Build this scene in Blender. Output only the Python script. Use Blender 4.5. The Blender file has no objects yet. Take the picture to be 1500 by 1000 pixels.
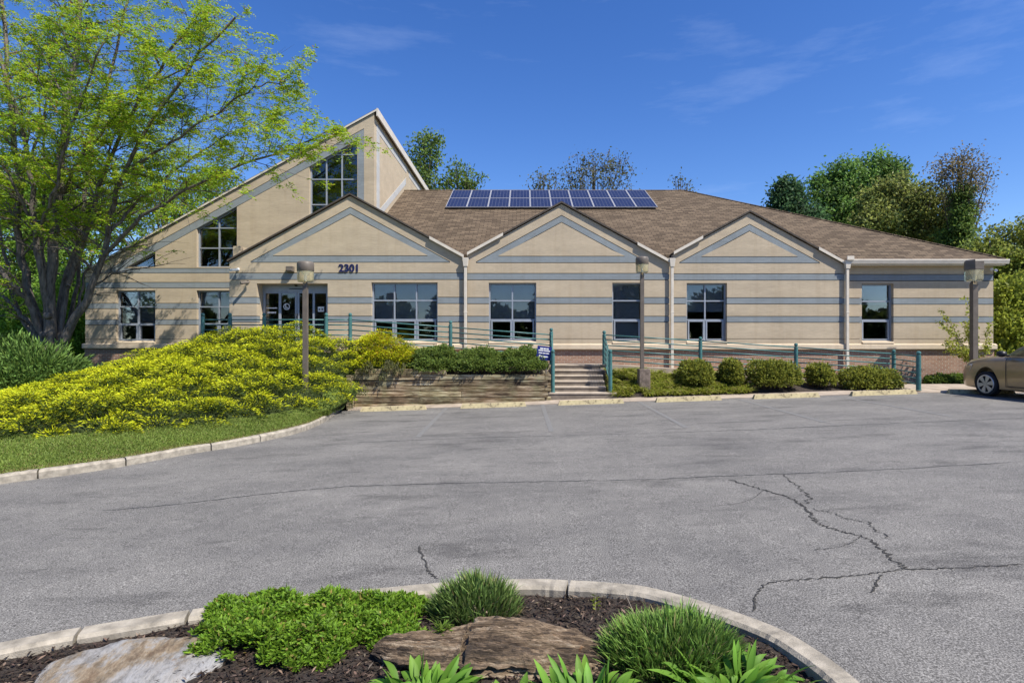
import bpy, bmesh, math, random
import numpy as np
from mathutils import Vector, Matrix, noise
from math import radians as R, sin, cos, pi, sqrt

# ------------------------------------------------------------------ camera, sky, sun, exposure
SC = bpy.context.scene
COL = SC.collection
EYE, F, CX, CY = 1.8, 840.0, 768.0, 500.0
cam_d = bpy.data.cameras.new('camera')
cam = bpy.data.objects.new('camera', cam_d); COL.objects.link(cam)
cam.location = (0, 0, EYE); cam.rotation_euler = (R(90), 0, 0)
cam_d.sensor_width = 36; cam_d.lens = F / 1500 * 36
cam_d.shift_x = (750 - CX) / 1500
cam_d.clip_start = .05; cam_d.clip_end = 3000
SC.camera = cam
SUN_EL, SUN_PHI = 53, 54          # elevation; angle from the facade's normal towards +X
sun_dir = Vector((sin(R(SUN_PHI)) * cos(R(SUN_EL)), -cos(R(SUN_PHI)) * cos(R(SUN_EL)), sin(R(SUN_EL))))
w = bpy.data.worlds.new('World'); SC.world = w; w.use_nodes = True
nt = w.node_tree; nt.nodes.clear()
n_out = nt.nodes.new('ShaderNodeOutputWorld'); n_bg = nt.nodes.new('ShaderNodeBackground')
n_sky = nt.nodes.new('ShaderNodeTexSky'); n_sky.sky_type = 'NISHITA'; n_sky.sun_disc = False
n_sky.sun_elevation = R(SUN_EL); n_sky.sun_rotation = math.atan2(sun_dir.x, sun_dir.y)
n_sky.altitude = 200; n_sky.air_density = 1.0; n_sky.dust_density = .25; n_sky.ozone_density = 4.0
n_hsv = nt.nodes.new('ShaderNodeHueSaturation'); n_hsv.inputs['Saturation'].default_value = 1.26; n_hsv.inputs['Hue'].default_value = .514; n_hsv.inputs['Value'].default_value = .92
n_tc = nt.nodes.new('ShaderNodeTexCoord'); n_map = nt.nodes.new('ShaderNodeMapping')
n_map.inputs['Scale'].default_value = (1.4, 3.0, 9.0); n_map.inputs['Rotation'].default_value = (0, R(16), 0)
n_noi = nt.nodes.new('ShaderNodeTexNoise'); n_noi.inputs['Scale'].default_value = 1.6
n_noi.inputs['Detail'].default_value = 7; n_noi.inputs['Roughness'].default_value = .62
n_cr = nt.nodes.new('ShaderNodeMapRange'); n_cr.inputs[1].default_value = .56; n_cr.inputs[2].default_value = .85
n_cr.inputs[3].default_value = 0; n_cr.inputs[4].default_value = .12
n_mx = nt.nodes.new('ShaderNodeMix'); n_mx.data_type = 'RGBA'; n_mx.inputs[7].default_value = (6.5, 7.3, 8.6, 1)
L = nt.links.new
L(n_tc.outputs['Generated'], n_map.inputs[0]); L(n_map.outputs[0], n_noi.inputs[0]); L(n_noi.outputs[0], n_cr.inputs[0])
L(n_sky.outputs[0], n_hsv.inputs['Color']); L(n_hsv.outputs[0], n_mx.inputs[6]); L(n_cr.outputs[0], n_mx.inputs[0])
L(n_mx.outputs[2], n_bg.inputs[0]); n_bg.inputs[1].default_value = .125; L(n_bg.outputs[0], n_out.inputs[0])
sd = bpy.data.lights.new('sun', 'SUN'); sd.energy = 5.0; sd.angle = R(.5); sd.color = (1, .95, .86)
so = bpy.data.objects.new('sun', sd); COL.objects.link(so); so.location = (20, -20, 40)
so.rotation_euler = sun_dir.to_track_quat('Z', 'Y').to_euler()
SC.view_settings.view_transform = 'Standard'; SC.view_settings.look = 'None'
SC.view_settings.gamma = 1; SC.view_settings.use_curve_mapping = False
SC.view_settings.exposure = .62
SC.cycles.max_bounces = 8; SC.cycles.transparent_max_bounces = 12

rng = np.random.default_rng(7); random.seed(7)

# ------------------------------------------------------------------ photo geometry helpers
def A(x): return float(np.clip(.032 * x, -.62, .35))              # the lot's cross fall
def W(px, py, Y): return Vector(((px - CX) / F * Y, Y, EYE + (CY - py) / F * Y))
def X_(px, Y): return (px - CX) / F * Y
def Z_(py, Y): return EYE + (CY - py) / F * Y
def G(px, py, dz=0.0):                                            # a pixel's point on the lot surface
    Y = 10.0
    for _ in range(60):
        Y = F * (EYE - A(X_(px, Y)) - dz) / (py - CY)
    x = X_(px, Y)
    return Vector((x, Y, A(x) + dz))

# ------------------------------------------------------------------ materials
def nodes(name):
    m = bpy.data.materials.new(name); m.use_nodes = True
    t = m.node_tree; b = t.nodes['Principled BSDF']
    return m, t, b
def nd(t, kind, **kw):
    n = t.nodes.new('ShaderNode' + kind)
    for k, v in kw.items():
        if k in n.inputs.keys() if hasattr(n.inputs, 'keys') else False: n.inputs[k].default_value = v
        else: setattr(n, k, v)
    return n
def noise_node(t, scale, detail=4, rough=.55, stretch=None, coord='Object'):
    tc = t.nodes.new('ShaderNodeTexCoord'); n = t.nodes.new('ShaderNodeTexNoise')
    n.inputs['Scale'].default_value = scale; n.inputs['Detail'].default_value = detail; n.inputs['Roughness'].default_value = rough
    if stretch:
        mp = t.nodes.new('ShaderNodeMapping'); mp.inputs['Scale'].default_value = stretch
        t.links.new(tc.outputs[coord], mp.inputs[0]); t.links.new(mp.outputs[0], n.inputs[0])
    else: t.links.new(tc.outputs[coord], n.inputs[0])
    return n
def ramp(t, src, stops):
    r = t.nodes.new('ShaderNodeValToRGB'); e = r.color_ramp.elements
    while len(e) > 1: e.remove(e[-1])
    e[0].position = stops[0][0]; e[0].color = (*stops[0][1], 1)
    for p, c in stops[1:]:
        q = e.new(p); q.color = (*c, 1)
    t.links.new(src, r.inputs[0]); return r
def mixc(t, fac, a, b, mode='MIX'):
    m = t.nodes.new('ShaderNodeMix'); m.data_type = 'RGBA'; m.blend_type = mode
    for i, v in ((0, fac), (6, a), (7, b)):
        if hasattr(v, 'is_linked') or hasattr(v, 'links'): t.links.new(v, m.inputs[i])
        elif i == 0: m.inputs[0].default_value = v
        else: m.inputs[i].default_value = (*v, 1)
    return m.outputs[2]
def bump(t, b, src, strength=.3, dist=.01):
    n = t.nodes.new('ShaderNodeBump'); n.inputs['Strength'].default_value = strength; n.inputs['Distance'].default_value = dist
    t.links.new(src, n.inputs['Height']); t.links.new(n.outputs[0], b.inputs['Normal'])
def sc(c, k): return tuple(min(1, v * k) for v in c)
def mk(name, c, var=.18, scale=3, rough=.8, bs=0, bscale=60, stretch=None, metallic=0, spec=.3):
    m, t, b = nodes(name)
    n = noise_node(t, scale, 5, .6, stretch)
    r = ramp(t, n.outputs[0], [(.3, sc(c, 1 - var)), (.7, sc(c, 1 + var))])
    t.links.new(r.outputs[0], b.inputs['Base Color'])
    b.inputs['Roughness'].default_value = rough; b.inputs['Metallic'].default_value = metallic
    b.inputs['Specular IOR Level'].default_value = spec
    if bs:
        n2 = noise_node(t, bscale, 4, .6, stretch); bump(t, b, n2.outputs[0], bs, .01)
    return m
def leafmat(name, trans=.35, rough=.55):
    m, t, b = nodes(name)
    at = t.nodes.new('ShaderNodeAttribute'); at.attribute_name = 'Col'
    t.links.new(at.outputs[0], b.inputs['Base Color']); b.inputs['Roughness'].default_value = rough
    b.inputs['Specular IOR Level'].default_value = .25
    tr = t.nodes.new('ShaderNodeBsdfTranslucent'); mx = t.nodes.new('ShaderNodeMixShader'); mx.inputs[0].default_value = trans
    hs = t.nodes.new('ShaderNodeHueSaturation'); hs.inputs['Value'].default_value = 1.25; hs.inputs['Hue'].default_value = .49
    t.links.new(at.outputs[0], hs.inputs['Color']); t.links.new(hs.outputs[0], tr.inputs[0])
    t.links.new(b.outputs[0], mx.inputs[1]); t.links.new(tr.outputs[0], mx.inputs[2])
    t.links.new(mx.outputs[0], t.nodes['Material Output'].inputs[0])
    return m

def stucco(name, c):
    m, t, b = nodes(name)
    n1 = noise_node(t, 1.1, 6, .65, (.5, 1, 2.2)); n2 = noise_node(t, 14, 4, .7, (.35, 1, 3))
    n3 = noise_node(t, 1.0, 5, .6, (5, 5, .35))
    c1 = ramp(t, n1.outputs[0], [(.3, sc(c, .88)), (.68, sc(c, 1.09))])
    c2 = ramp(t, n2.outputs[0], [(.3, (.86, .86, .86)), (.7, (1.08, 1.07, 1.05))])
    c3 = ramp(t, n3.outputs[0], [(.36, (.84, .80, .75)), (.50, (1, 1, 1))])
    o = mixc(t, 1, c1.outputs[0], c2.outputs[0], 'MULTIPLY'); o = mixc(t, .32, o, c3.outputs[0], 'MULTIPLY')
    t.links.new(o, b.inputs['Base Color']); b.inputs['Roughness'].default_value = .88; b.inputs['Specular IOR Level'].default_value = .2
    n4 = noise_node(t, 130, 3, .7); bump(t, b, n4.outputs[0], .35, .006)
    return m
def brickmat(name, c1, c2, mortar, bw, bh, ms=.012, axis='XZ', bumpk=.4):
    m, t, b = nodes(name)
    tc = t.nodes.new('ShaderNodeTexCoord'); sp = t.nodes.new('ShaderNodeSeparateXYZ'); cb = t.nodes.new('ShaderNodeCombineXYZ')
    t.links.new(tc.outputs['Object'], sp.inputs[0])
    ad = t.nodes.new('ShaderNodeMath'); ad.operation = 'ADD'
    t.links.new(sp.outputs[0], ad.inputs[0])
    if axis == 'XZ':
        t.links.new(sp.outputs[1], ad.inputs[1])
    else: ad.inputs[1].default_value = 0
    t.links.new(ad.outputs[0], cb.inputs[0]); t.links.new(sp.outputs[2 if axis == 'XZ' else 1], cb.inputs[1])
    br = t.nodes.new('ShaderNodeTexBrick')
    br.inputs['Scale'].default_value = 1; br.inputs['Brick Width'].default_value = bw; br.inputs['Row Height'].default_value = bh
    br.inputs['Mortar Size'].default_value = ms; br.inputs['Color1'].default_value = (*c1, 1); br.inputs['Color2'].default_value = (*c2, 1)
    br.inputs['Mortar'].default_value = (*mortar, 1); br.inputs['Bias'].default_value = -.1
    t.links.new(cb.outputs[0], br.inputs[0])
    n = noise_node(t, 2.2, 6, .7); r = ramp(t, n.outputs[0], [(.3, (.84, .84, .84)), (.7, (1.1, 1.09, 1.07))])
    n2 = noise_node(t, 40, 3, .7); r2 = ramp(t, n2.outputs[0], [(.3, (.75, .75, .76)), (.7, (1.2, 1.2, 1.18))])
    o = mixc(t, 1, br.outputs[0], r.outputs[0], 'MULTIPLY'); o = mixc(t, 1, o, r2.outputs[0], 'MULTIPLY')
    t.links.new(o, b.inputs['Base Color']); b.inputs['Roughness'].default_value = .9; b.inputs['Specular IOR Level'].default_value = .15
    iv = t.nodes.new('ShaderNodeMath'); iv.operation = 'SUBTRACT'; iv.inputs[0].default_value = 1; t.links.new(br.outputs['Fac'], iv.inputs[1])
    bump(t, b, iv.outputs[0], bumpk, .01)
    return m

TAN = (.45, .37, .265)
M = {}
M['tan'] = stucco('tan_stucco', TAN)
M['band'] = stucco('blue_grey_stucco', (.225, .25, .262))
M['pale'] = stucco('pale_grey_stucco', (.43, .43, .42))
M['ledge'] = stucco('cream_stucco', (.58, .48, .35))
M['brick'] = brickmat('red_brown_brick', (.27, .145, .095), (.36, .215, .15), (.38, .32, .26), .21, .068, .010)
M['shingle'] = brickmat('brown_shingles', (.085, .062, .041), (.172, .128, .086), (.045, .034, .025), .32, .145, .012, 'XY', .5)
M['fascia'] = mk('cream_trim_paint', (.58, .52, .43), .1, 4, .5)
M['edge'] = mk('dark_shingle_edge', (.07, .058, .048), .3, 9, .85)
M['frame'] = mk('pale_aluminium_frame', (.30, .325, .36), .08, 6, .4, metallic=.2)
M['conc'] = mk('weathered_concrete', (.335, .275, .215), .28, 2.5, .9, .3, 90)
M['kerb'] = mk('pale_kerb_concrete', (.31, .275, .22), .38, 9, .9, .5, 120)
M['teal'] = mk('teal_paint', (.058, .15, .145), .25, 8, .34)
M['bronze'] = mk('bronze_paint', (.125, .105, .085), .2, 5, .45)
M['black'] = mk('black_plastic', (.02, .02, .022), .2, 8, .4)
M['white'] = mk('white_plastic', (.75, .74, .71), .06, 8, .45)
M['navy'] = mk('navy_paint', (.008, .011, .07), .1, 8, .5)
M['signblue'] = mk('sign_blue', (.012, .022, .16), .1, 6, .45)
M['blind'] = mk('grey_window_blind', (.46, .46, .46), .05, 2, .8)
M['dark'] = mk('dark_interior', (.06, .055, .05), .1, 2, .9)
M['bark'] = mk('grey_brown_bark', (.13, .11, .09), .65, 5, .95, .9, 14, (3, 3, .6))
M['darkbark'] = mk('dark_bark', (.09, .075, .06), .3, 5, .95, .5, 14, (3, 3, .6))
M['twig'] = mk('dry_twig', (.30, .25, .2), .2, 9, .9)
M['leaf'] = leafmat('leaf', .45)
M['needle'] = leafmat('needle', .2, .65)
M['grassblade'] = leafmat('grass_blade', .3, .55)
M['soil'] = mk('dark_soil', (.045, .034, .026), .4, 12, .95, .8, 50)

def glassmat(name, tint, ior):
    m, t, b = nodes(name); t.nodes.remove(b)
    tr = t.nodes.new('ShaderNodeBsdfTransparent'); tr.inputs[0].default_value = (*tint, 1)
    gl = t.nodes.new('ShaderNodeBsdfGlossy'); gl.inputs['Roughness'].default_value = .015; gl.inputs[0].default_value = (.92, .95, 1, 1)
    n = noise_node(t, 1.2, 2, .5); bp = t.nodes.new('ShaderNodeBump'); bp.inputs['Strength'].default_value = .02; bp.inputs['Distance'].default_value = .02
    t.links.new(n.outputs[0], bp.inputs['Height']); t.links.new(bp.outputs[0], gl.inputs['Normal'])
    fr = t.nodes.new('ShaderNodeFresnel'); fr.inputs[0].default_value = ior
    mx = t.nodes.new('ShaderNodeMixShader')
    t.links.new(fr.outputs[0], mx.inputs[0]); t.links.new(tr.outputs[0], mx.inputs[1]); t.links.new(gl.outputs[0], mx.inputs[2])
    t.links.new(mx.outputs[0], t.nodes['Material Output'].inputs[0])
    return m
M['glass'] = glassmat('window_glass', (.86, .88, .89), 1.75)
M['carglass'] = glassmat('green_car_glass', (.42, .58, .50), 1.7)

def asphaltmat():
    m, t, b = nodes('asphalt')
    sp = noise_node(t, 95, 2, .8)                                  # stone speckle
    c1 = ramp(t, sp.outputs[0], [(.34, (.056, .053, .048)), (.5, (.146, .140, .130)), (.66, (.31, .297, .276))])
    v = t.nodes.new('ShaderNodeTexVoronoi'); v.inputs['Scale'].default_value = 38
    tc = t.nodes.new('ShaderNodeTexCoord'); t.links.new(tc.outputs['Object'], v.inputs[0])
    sm = ramp(t, v.outputs['Distance'], [(.06, (2.6, 2.6, 2.5)), (.15, (1, 1, 1))])
    wn = ramp(t, noise_node(t, 30, 1, .5).outputs[0], [(.55, (0, 0, 0)), (.62, (1, 1, 1))])
    n1 = noise_node(t, .5, 6, .65, (1, 1.6, 1)); c2 = ramp(t, n1.outputs[0], [(.30, (.74, .74, .75)), (.68, (1.18, 1.17, 1.15))])
    n2 = noise_node(t, .9, 5, .7, (.55, 1.9, 1)); c3 = ramp(t, n2.outputs[0], [(.33, (.55, .55, .56)), (.45, (1, 1, 1))])
    n3 = noise_node(t, 7, 5, .7); c4 = ramp(t, n3.outputs[0], [(.3, (.86, .86, .87)), (.7, (1.1, 1.1, 1.1))])
    o = mixc(t, wn.outputs[0], c1.outputs[0], mixc(t, 1, c1.outputs[0], sm.outputs[0], 'MULTIPLY'))
    v2 = t.nodes.new('ShaderNodeTexVoronoi'); v2.inputs['Scale'].default_value = .55; mp2 = t.nodes.new('ShaderNodeMapping'); mp2.inputs['Scale'].default_value = (.8, 1.5, 1)
    nd2 = noise_node(t, 3, 4, .7); wv2 = mixc(t, .12, tc.outputs['Object'], nd2.outputs['Color'], 'ADD'); t.links.new(wv2, mp2.inputs[0]); t.links.new(mp2.outputs[0], v2.inputs[0])
    c5 = ramp(t, v2.outputs['Distance'], [(.03, (.55, .55, .56)), (.17, (1, 1, 1))])
    for c, k in ((c2, 1), (c3, .75), (c4, 1), (c5, .8)): o = mixc(t, k, o, c.outputs[0], 'MULTIPLY')
    t.links.new(o, b.inputs['Base Color']); b.inputs['Roughness'].default_value = .88; b.inputs['Specular IOR Level'].default_value = .25
    bump(t, b, sp.outputs[0], .55, .008)
    return m
M['asphalt'] = asphaltmat()
M['crack'] = mk('crack_gap', (.04, .038, .035), .3, 20, .95)
M['seam'] = mk('worn_asphalt_seam', (.065, .065, .066), .4, 20, .95)
def paintmat():
    m, t, b = nodes('worn_line_paint')
    n = noise_node(t, 26, 6, .75); r = ramp(t, n.outputs[0], [(.40, (.12, .117, .112)), (.66, (.205, .20, .19))])
    t.links.new(r.outputs[0], b.inputs['Base Color']); b.inputs['Roughness'].default_value = .8
    return m
M['line'] = paintmat()
def stopmat():
    m, t, b = nodes('worn_yellow_concrete')
    n = noise_node(t, 5, 6, .7); r = ramp(t, n.outputs[0], [(.3, (.20, .165, .11)), (.47, (.40, .335, .19)), (.72, (.50, .425, .24))])
    n2 = noise_node(t, 3.1, 6, .75, (1.4, 1, 1)); r2 = ramp(t, n2.outputs[0], [(.64, (1, 1, 1)), (.72, (.85, .50, .28))])
    n3 = noise_node(t, 10, 6, .7); r3 = ramp(t, n3.outputs[0], [(.36, (.34, .32, .30)), (.46, (1, 1, 1))])
    o = mixc(t, 1, r.outputs[0], r2.outputs[0], 'MULTIPLY'); o = mixc(t, .8, o, r3.outputs[0], 'MULTIPLY')
    t.links.new(o, b.inputs['Base Color']); b.inputs['Roughness'].default_value = .9; bump(t, b, n3.outputs[0], .4, .01)
    return m
M['stop'] = stopmat()
def timbermat():
    m, t, b = nodes('weathered_timber')
    n = noise_node(t, 3.0, 7, .7, (.55, 3, 7)); r = ramp(t, n.outputs[0], [(.30, (.022, .016, .010)), (.43, (.10, .072, .042)), (.56, (.245, .21, .16)), (.70, (.48, .45, .39))])
    n2 = noise_node(t, 1.0, 5, .65, (.9, 1, 2.6)); r2 = ramp(t, n2.outputs[0], [(.36, (.16, .12, .09)), (.50, (1, 1, .97))])
    n3 = noise_node(t, 1.6, 4, .6); r3 = ramp(t, n3.outputs[0], [(.42, (.88, .94, .80)), (.62, (1.1, 1.0, .94))])
    o = mixc(t, 1, r.outputs[0], r2.outputs[0], 'MULTIPLY'); o = mixc(t, 1, o, r3.outputs[0], 'MULTIPLY')
    ge = t.nodes.new('ShaderNodeNewGeometry'); ri_ = ramp(t, ge.outputs['Random Per Island'], [(0, (.8, .74, .66)), (.5, (1.25, 1.22, 1.12)), (1, (1.7, 1.62, 1.45))]); o = mixc(t, 1, o, ri_.outputs[0], 'MULTIPLY')
    t.links.new(o, b.inputs['Base Color']); b.inputs['Roughness'].default_value = .92; bump(t, b, n.outputs[0], .5, .012)
    return m
M['timber'] = timbermat()
def lawnmat():
    m, t, b = nodes('lawn')
    n = noise_node(t, 9, 6, .75); r = ramp(t, n.outputs[0], [(.3, (.05, .075, .014)), (.55, (.11, .15, .03)), (.75, (.20, .20, .06))])
    t.links.new(r.outputs[0], b.inputs['Base Color']); b.inputs['Roughness'].default_value = .95; b.inputs['Specular IOR Level'].default_value = .1
    bump(t, b, noise_node(t, 60, 4, .7).outputs[0], .6, .03)
    return m
M['lawn'] = lawnmat()
def mulchmat():
    m, t, b = nodes('dark_mulch')
    n = noise_node(t, 70, 4, .8, (1, 1.8, 1)); r = ramp(t, n.outputs[0], [(.32, (.010, .007, .005)), (.55, (.045, .032, .024)), (.74, (.16, .12, .09))])
    t.links.new(r.outputs[0], b.inputs['Base Color']); b.inputs['Roughness'].default_value = .95; bump(t, b, n.outputs[0], .9, .02)
    return m
M['mulch'] = mulchmat()
def rockmat(name, cols, lichen, stretch, scale):
    m, t, b = nodes(name)
    n = noise_node(t, scale, 9, .72, stretch); r = ramp(t, n.outputs[0], cols)
    n2 = noise_node(t, 6.5, 5, .6); r2 = ramp(t, n2.outputs[0], [(.66, (1, 1, 1)), (.71, lichen)])
    n3 = noise_node(t, scale * 6, 6, .75, stretch); r3 = ramp(t, n3.outputs[0], [(.32, (.35, .34, .33)), (.55, (1.1, 1.1, 1.1))])
    o = mixc(t, .85, r.outputs[0], r2.outputs[0], 'MULTIPLY'); o = mixc(t, .9, o, r3.outputs[0], 'MULTIPLY')
    t.links.new(o, b.inputs['Base Color']); b.inputs['Roughness'].default_value = .85; bump(t, b, n3.outputs[0], .9, .02)
    return m
M['rock'] = rockmat('layered_rock', [(.34, (.016, .013, .011)), (.45, (.085, .058, .036)), (.53, (.21, .145, .088)), (.64, (.40, .32, .225)), (.75, (.5, .47, .42))], (1.0, .6, .3), (1.0, 7, 11), 2.0)
M['slab'] = rockmat('pale_flat_stone', [(.38, (.13, .085, .05)), (.46, (.24, .185, .12)), (.53, (.27, .255, .235)), (.66, (.29, .285, .28)), (.78, (.36, .36, .36))], (.75, .55, .36), (2.2, .9, 2), 1.8)
def carpaint():
    m, t, b = nodes('champagne_car_paint')
    n = noise_node(t, 2, 4, .6); r = ramp(t, n.outputs[0], [(.3, (.33, .25, .148)), (.7, (.37, .285, .17))])
    t.links.new(r.outputs[0], b.inputs['Base Color']); b.inputs['Metallic'].default_value = .55; b.inputs['Roughness'].default_value = .33
    b.inputs['Coat Weight'].default_value = .8; b.inputs['Coat Roughness'].default_value = .04
    return m
M['car'] = carpaint()
M['tyre'] = mk('tyre_rubber', (.022, .022, .024), .25, 20, .85)
M['alloy'] = mk('silver_wheel_cover', (.50, .50, .51), .08, 8, .35, metallic=.6)
M['lens'] = mk('clear_lamp_lens', (.72, .70, .66), .05, 8, .15)
def cellmat():
    m, t, b = nodes('solar_cells')
    tc = t.nodes.new('ShaderNodeTexCoord')
    br = t.nodes.new('ShaderNodeTexBrick'); br.offset = 0; br.inputs['Scale'].default_value = 1
    br.inputs['Brick Width'].default_value = .15; br.inputs['Row Height'].default_value = .15; br.inputs['Mortar Size'].default_value = .006
    br.inputs['Color1'].default_value = (.010, .014, .045, 1); br.inputs['Color2'].default_value = (.016, .021, .06, 1); br.inputs['Mortar'].default_value = (.10, .11, .15, 1)
    t.links.new(tc.outputs['Object'], br.inputs[0]); t.links.new(br.outputs[0], b.inputs['Base Color'])
    b.inputs['Roughness'].default_value = .3; b.inputs['Specular IOR Level'].default_value = .18
    return m
M['cells'] = cellmat()
def lampglass():
    m, t, b = nodes('amber_acrylic')
    b.inputs['Base Color'].default_value = (.78, .72, .45, 1); b.inputs['Roughness'].default_value = .18
    b.inputs['Transmission Weight'].default_value = .75; b.inputs['IOR'].default_value = 1.15
    n = noise_node(t, 5, 3, .5); r = ramp(t, n.outputs[0], [(.3, (.70, .64, .40)), (.7, (.85, .80, .58))]); t.links.new(r.outputs[0], b.inputs['Base Color'])
    return m
M['amber'] = lampglass()

# ------------------------------------------------------------------ object helpers
WL = {}                                                            # world offset a child's vertices are measured from
def props(o, label=None, cat=None, group=None, kind=None):
    if label: o['label'] = label
    if cat: o['category'] = cat
    if group: o['group'] = group
    if kind: o['kind'] = kind
    return o
def thing(name, label, cat, loc=(0, 0, 0), rz=0, group=None):
    o = bpy.data.objects.new(name, None); COL.objects.link(o)
    o.location = loc; o.rotation_euler = (0, 0, rz); o.empty_display_size = .2
    WL[o.name] = Vector(loc) if rz == 0 else Vector((0, 0, 0))
    return props(o, label, cat, group)
def finish(name, me, mat, parent=None, origin=None, smooth=False):
    o = bpy.data.objects.new(name, me); COL.objects.link(o)
    for m in (mat if isinstance(mat, (list, tuple)) else [mat]): me.materials.append(m)
    off = Vector((0, 0, 0))
    if parent is not None:
        o.parent = parent; off = WL.get(parent.name, off)
    elif origin is not None:
        off = Vector(origin); o.location = off
    if off.length > 0: me.transform(Matrix.Translation(-off))
    WL[o.name] = off
    if smooth: me.shade_smooth() if hasattr(me, 'shade_smooth') else [setattr(p, 'use_smooth', True) for p in me.polygons]
    me.update()
    return o
class MB:
    def __init__(s): s.v = []; s.f = []
    def add(s, vs, fs):
        n = len(s.v); s.v += [tuple(v) for v in vs]; s.f += [tuple(i + n for i in f) for f in fs]; return s
    def box(s, x0, x1, y0, y1, z0, z1):
        return s.add([(x0, y0, z0), (x1, y0, z0), (x1, y1, z0), (x0, y1, z0), (x0, y0, z1), (x1, y0, z1), (x1, y1, z1), (x0, y1, z1)],
                     [(0, 3, 2, 1), (4, 5, 6, 7), (0, 1, 5, 4), (1, 2, 6, 5), (2, 3, 7, 6), (3, 0, 4, 7)])
    def hexa(s, lo, hi):                                           # two quads, lower and upper
        return s.add(list(lo) + list(hi), [(0, 3, 2, 1), (4, 5, 6, 7), (0, 1, 5, 4), (1, 2, 6, 5), (2, 3, 7, 6), (3, 0, 4, 7)])
    def prism_xz(s, poly, y0, y1):                                 # poly of (x, z), counter-clockwise seen from the front (-Y)
        p = [q for i, q in enumerate(poly) if abs(q[0] - poly[i - 1][0]) + abs(q[1] - poly[i - 1][1]) > 1e-5]
        if len(p) < 3: return s
        n = len(p)
        return s.add([(x, y0, z) for x, z in p] + [(x, y1, z) for x, z in p],
                     [tuple(range(n)), tuple(range(2 * n - 1, n - 1, -1))] + [(i, i + n, (i + 1) % n + n, (i + 1) % n) for i in range(n)])
    def prism_dir(s, poly, d):                                     # any planar polygon pushed along d
        n = len(poly); d = Vector(d)
        return s.add([tuple(p) for p in poly] + [tuple(Vector(p) + d) for p in poly],
                     [tuple(range(n)), tuple(range(2 * n - 1, n - 1, -1))] + [(i, i + n, (i + 1) % n + n, (i + 1) % n) for i in range(n)])
    def tube(s, pts, rad, n=8, cap=True):
        pts = [Vector(p) for p in pts]; k = len(pts)
        rad = rad if isinstance(rad, (list, tuple, np.ndarray)) else [rad] * k
        base = len(s.v); up = None
        for i, p in enumerate(pts):
            t = (pts[min(i + 1, k - 1)] - pts[max(i - 1, 0)])
            t = t.normalized() if t.length > 1e-9 else Vector((0, 0, 1))
            if up is None: up = t.orthogonal().normalized()
            up = (up - t * up.dot(t)); up = up.normalized() if up.length > 1e-6 else t.orthogonal().normalized()
            q = t.cross(up)
            for j in range(n):
                a = 2 * pi * j / n; s.v.append(tuple(p + (up * cos(a) + q * sin(a)) * rad[i]))
        for i in range(k - 1):
            for j in range(n):
                a = base + i * n + j; b = base + i * n + (j + 1) % n
                s.f.append((a, b, b + n, a + n))
        if cap:
            s.f.append(tuple(base + j for j in range(n - 1, -1, -1))); s.f.append(tuple(base + (k - 1) * n + j for j in range(n)))
        return s
    def lathe(s, c, prof, n=16, capb=True, capt=True):             # prof of (r, z) about a vertical axis at c
        return s.tube_profile(Vector(c), prof, n, capb, capt)
    def tube_profile(s, c, prof, n, capb, capt):
        base = len(s.v)
        for r, z in prof:
            for j in range(n):
                a = 2 * pi * j / n; s.v.append((c.x + r * cos(a), c.y + r * sin(a), c.z + z))
        for i in range(len(prof) - 1):
            for j in range(n):
                a = base + i * n + j; b = base + i * n + (j + 1) % n; s.f.append((a, b, b + n, a + n))
        if capb: s.f.append(tuple(base + j for j in range(n - 1, -1, -1)))
        if capt: s.f.append(tuple(base + (len(prof) - 1) * n + j for j in range(n)))
        return s
    def build(s, name, mat, parent=None, origin=None, smooth=False, bevel=0, kind=None):
        me = bpy.data.meshes.new(name); me.from_pydata(s.v, [], s.f)
        bm = bmesh.new(); bm.from_mesh(me)
        if bevel:
            bmesh.ops.bevel(bm, geom=[e for e in bm.edges], offset=bevel, segments=1, affect='EDGES', clamp_overlap=True)
        bmesh.ops.recalc_face_normals(bm, faces=bm.faces); bm.to_mesh(me); bm.free()
        o = finish(name, me, mat, parent, origin, smooth)
        if kind: o['kind'] = kind
        return o
def np_mesh(name, V, nper, faces_per, C, mat, parent=None, origin=None, kind=None, normal_smooth=False):
    """V (n*nper,3); faces_per: list of 4-tuples inside one leaf; C (n*nper,3)."""
    nl = len(V) // nper
    fp = np.array(faces_per, dtype=np.int32)
    idx = (np.arange(nl, dtype=np.int32)[:, None, None] * nper + fp[None]).reshape(-1)
    nf = nl * len(faces_per); fs = fp.shape[1]
    me = bpy.data.meshes.new(name)
    me.vertices.add(len(V)); me.loops.add(len(idx)); me.polygons.add(nf)
    me.vertices.foreach_set('co', V.astype(np.float32).ravel())
    me.loops.foreach_set('vertex_index', idx)
    me.polygons.foreach_set('loop_start', np.arange(0, len(idx), fs, dtype=np.int32))
    me.polygons.foreach_set('loop_total', np.full(nf, fs, dtype=np.int32))
    me.update(calc_edges=True)
    at = me.color_attributes.new('Col', 'FLOAT_COLOR', 'POINT')
    at.data.foreach_set('color', np.c_[np.clip(C, 0, 1), np.ones(len(C))].astype(np.float32).ravel())
    o = finish(name, me, mat, parent, origin)
    if kind: o['kind'] = kind
    return o
def unit(a): return a / np.maximum(np.linalg.norm(a, axis=1, keepdims=True), 1e-9)
def rdir(n): return unit(rng.normal(size=(n, 3)))
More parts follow.
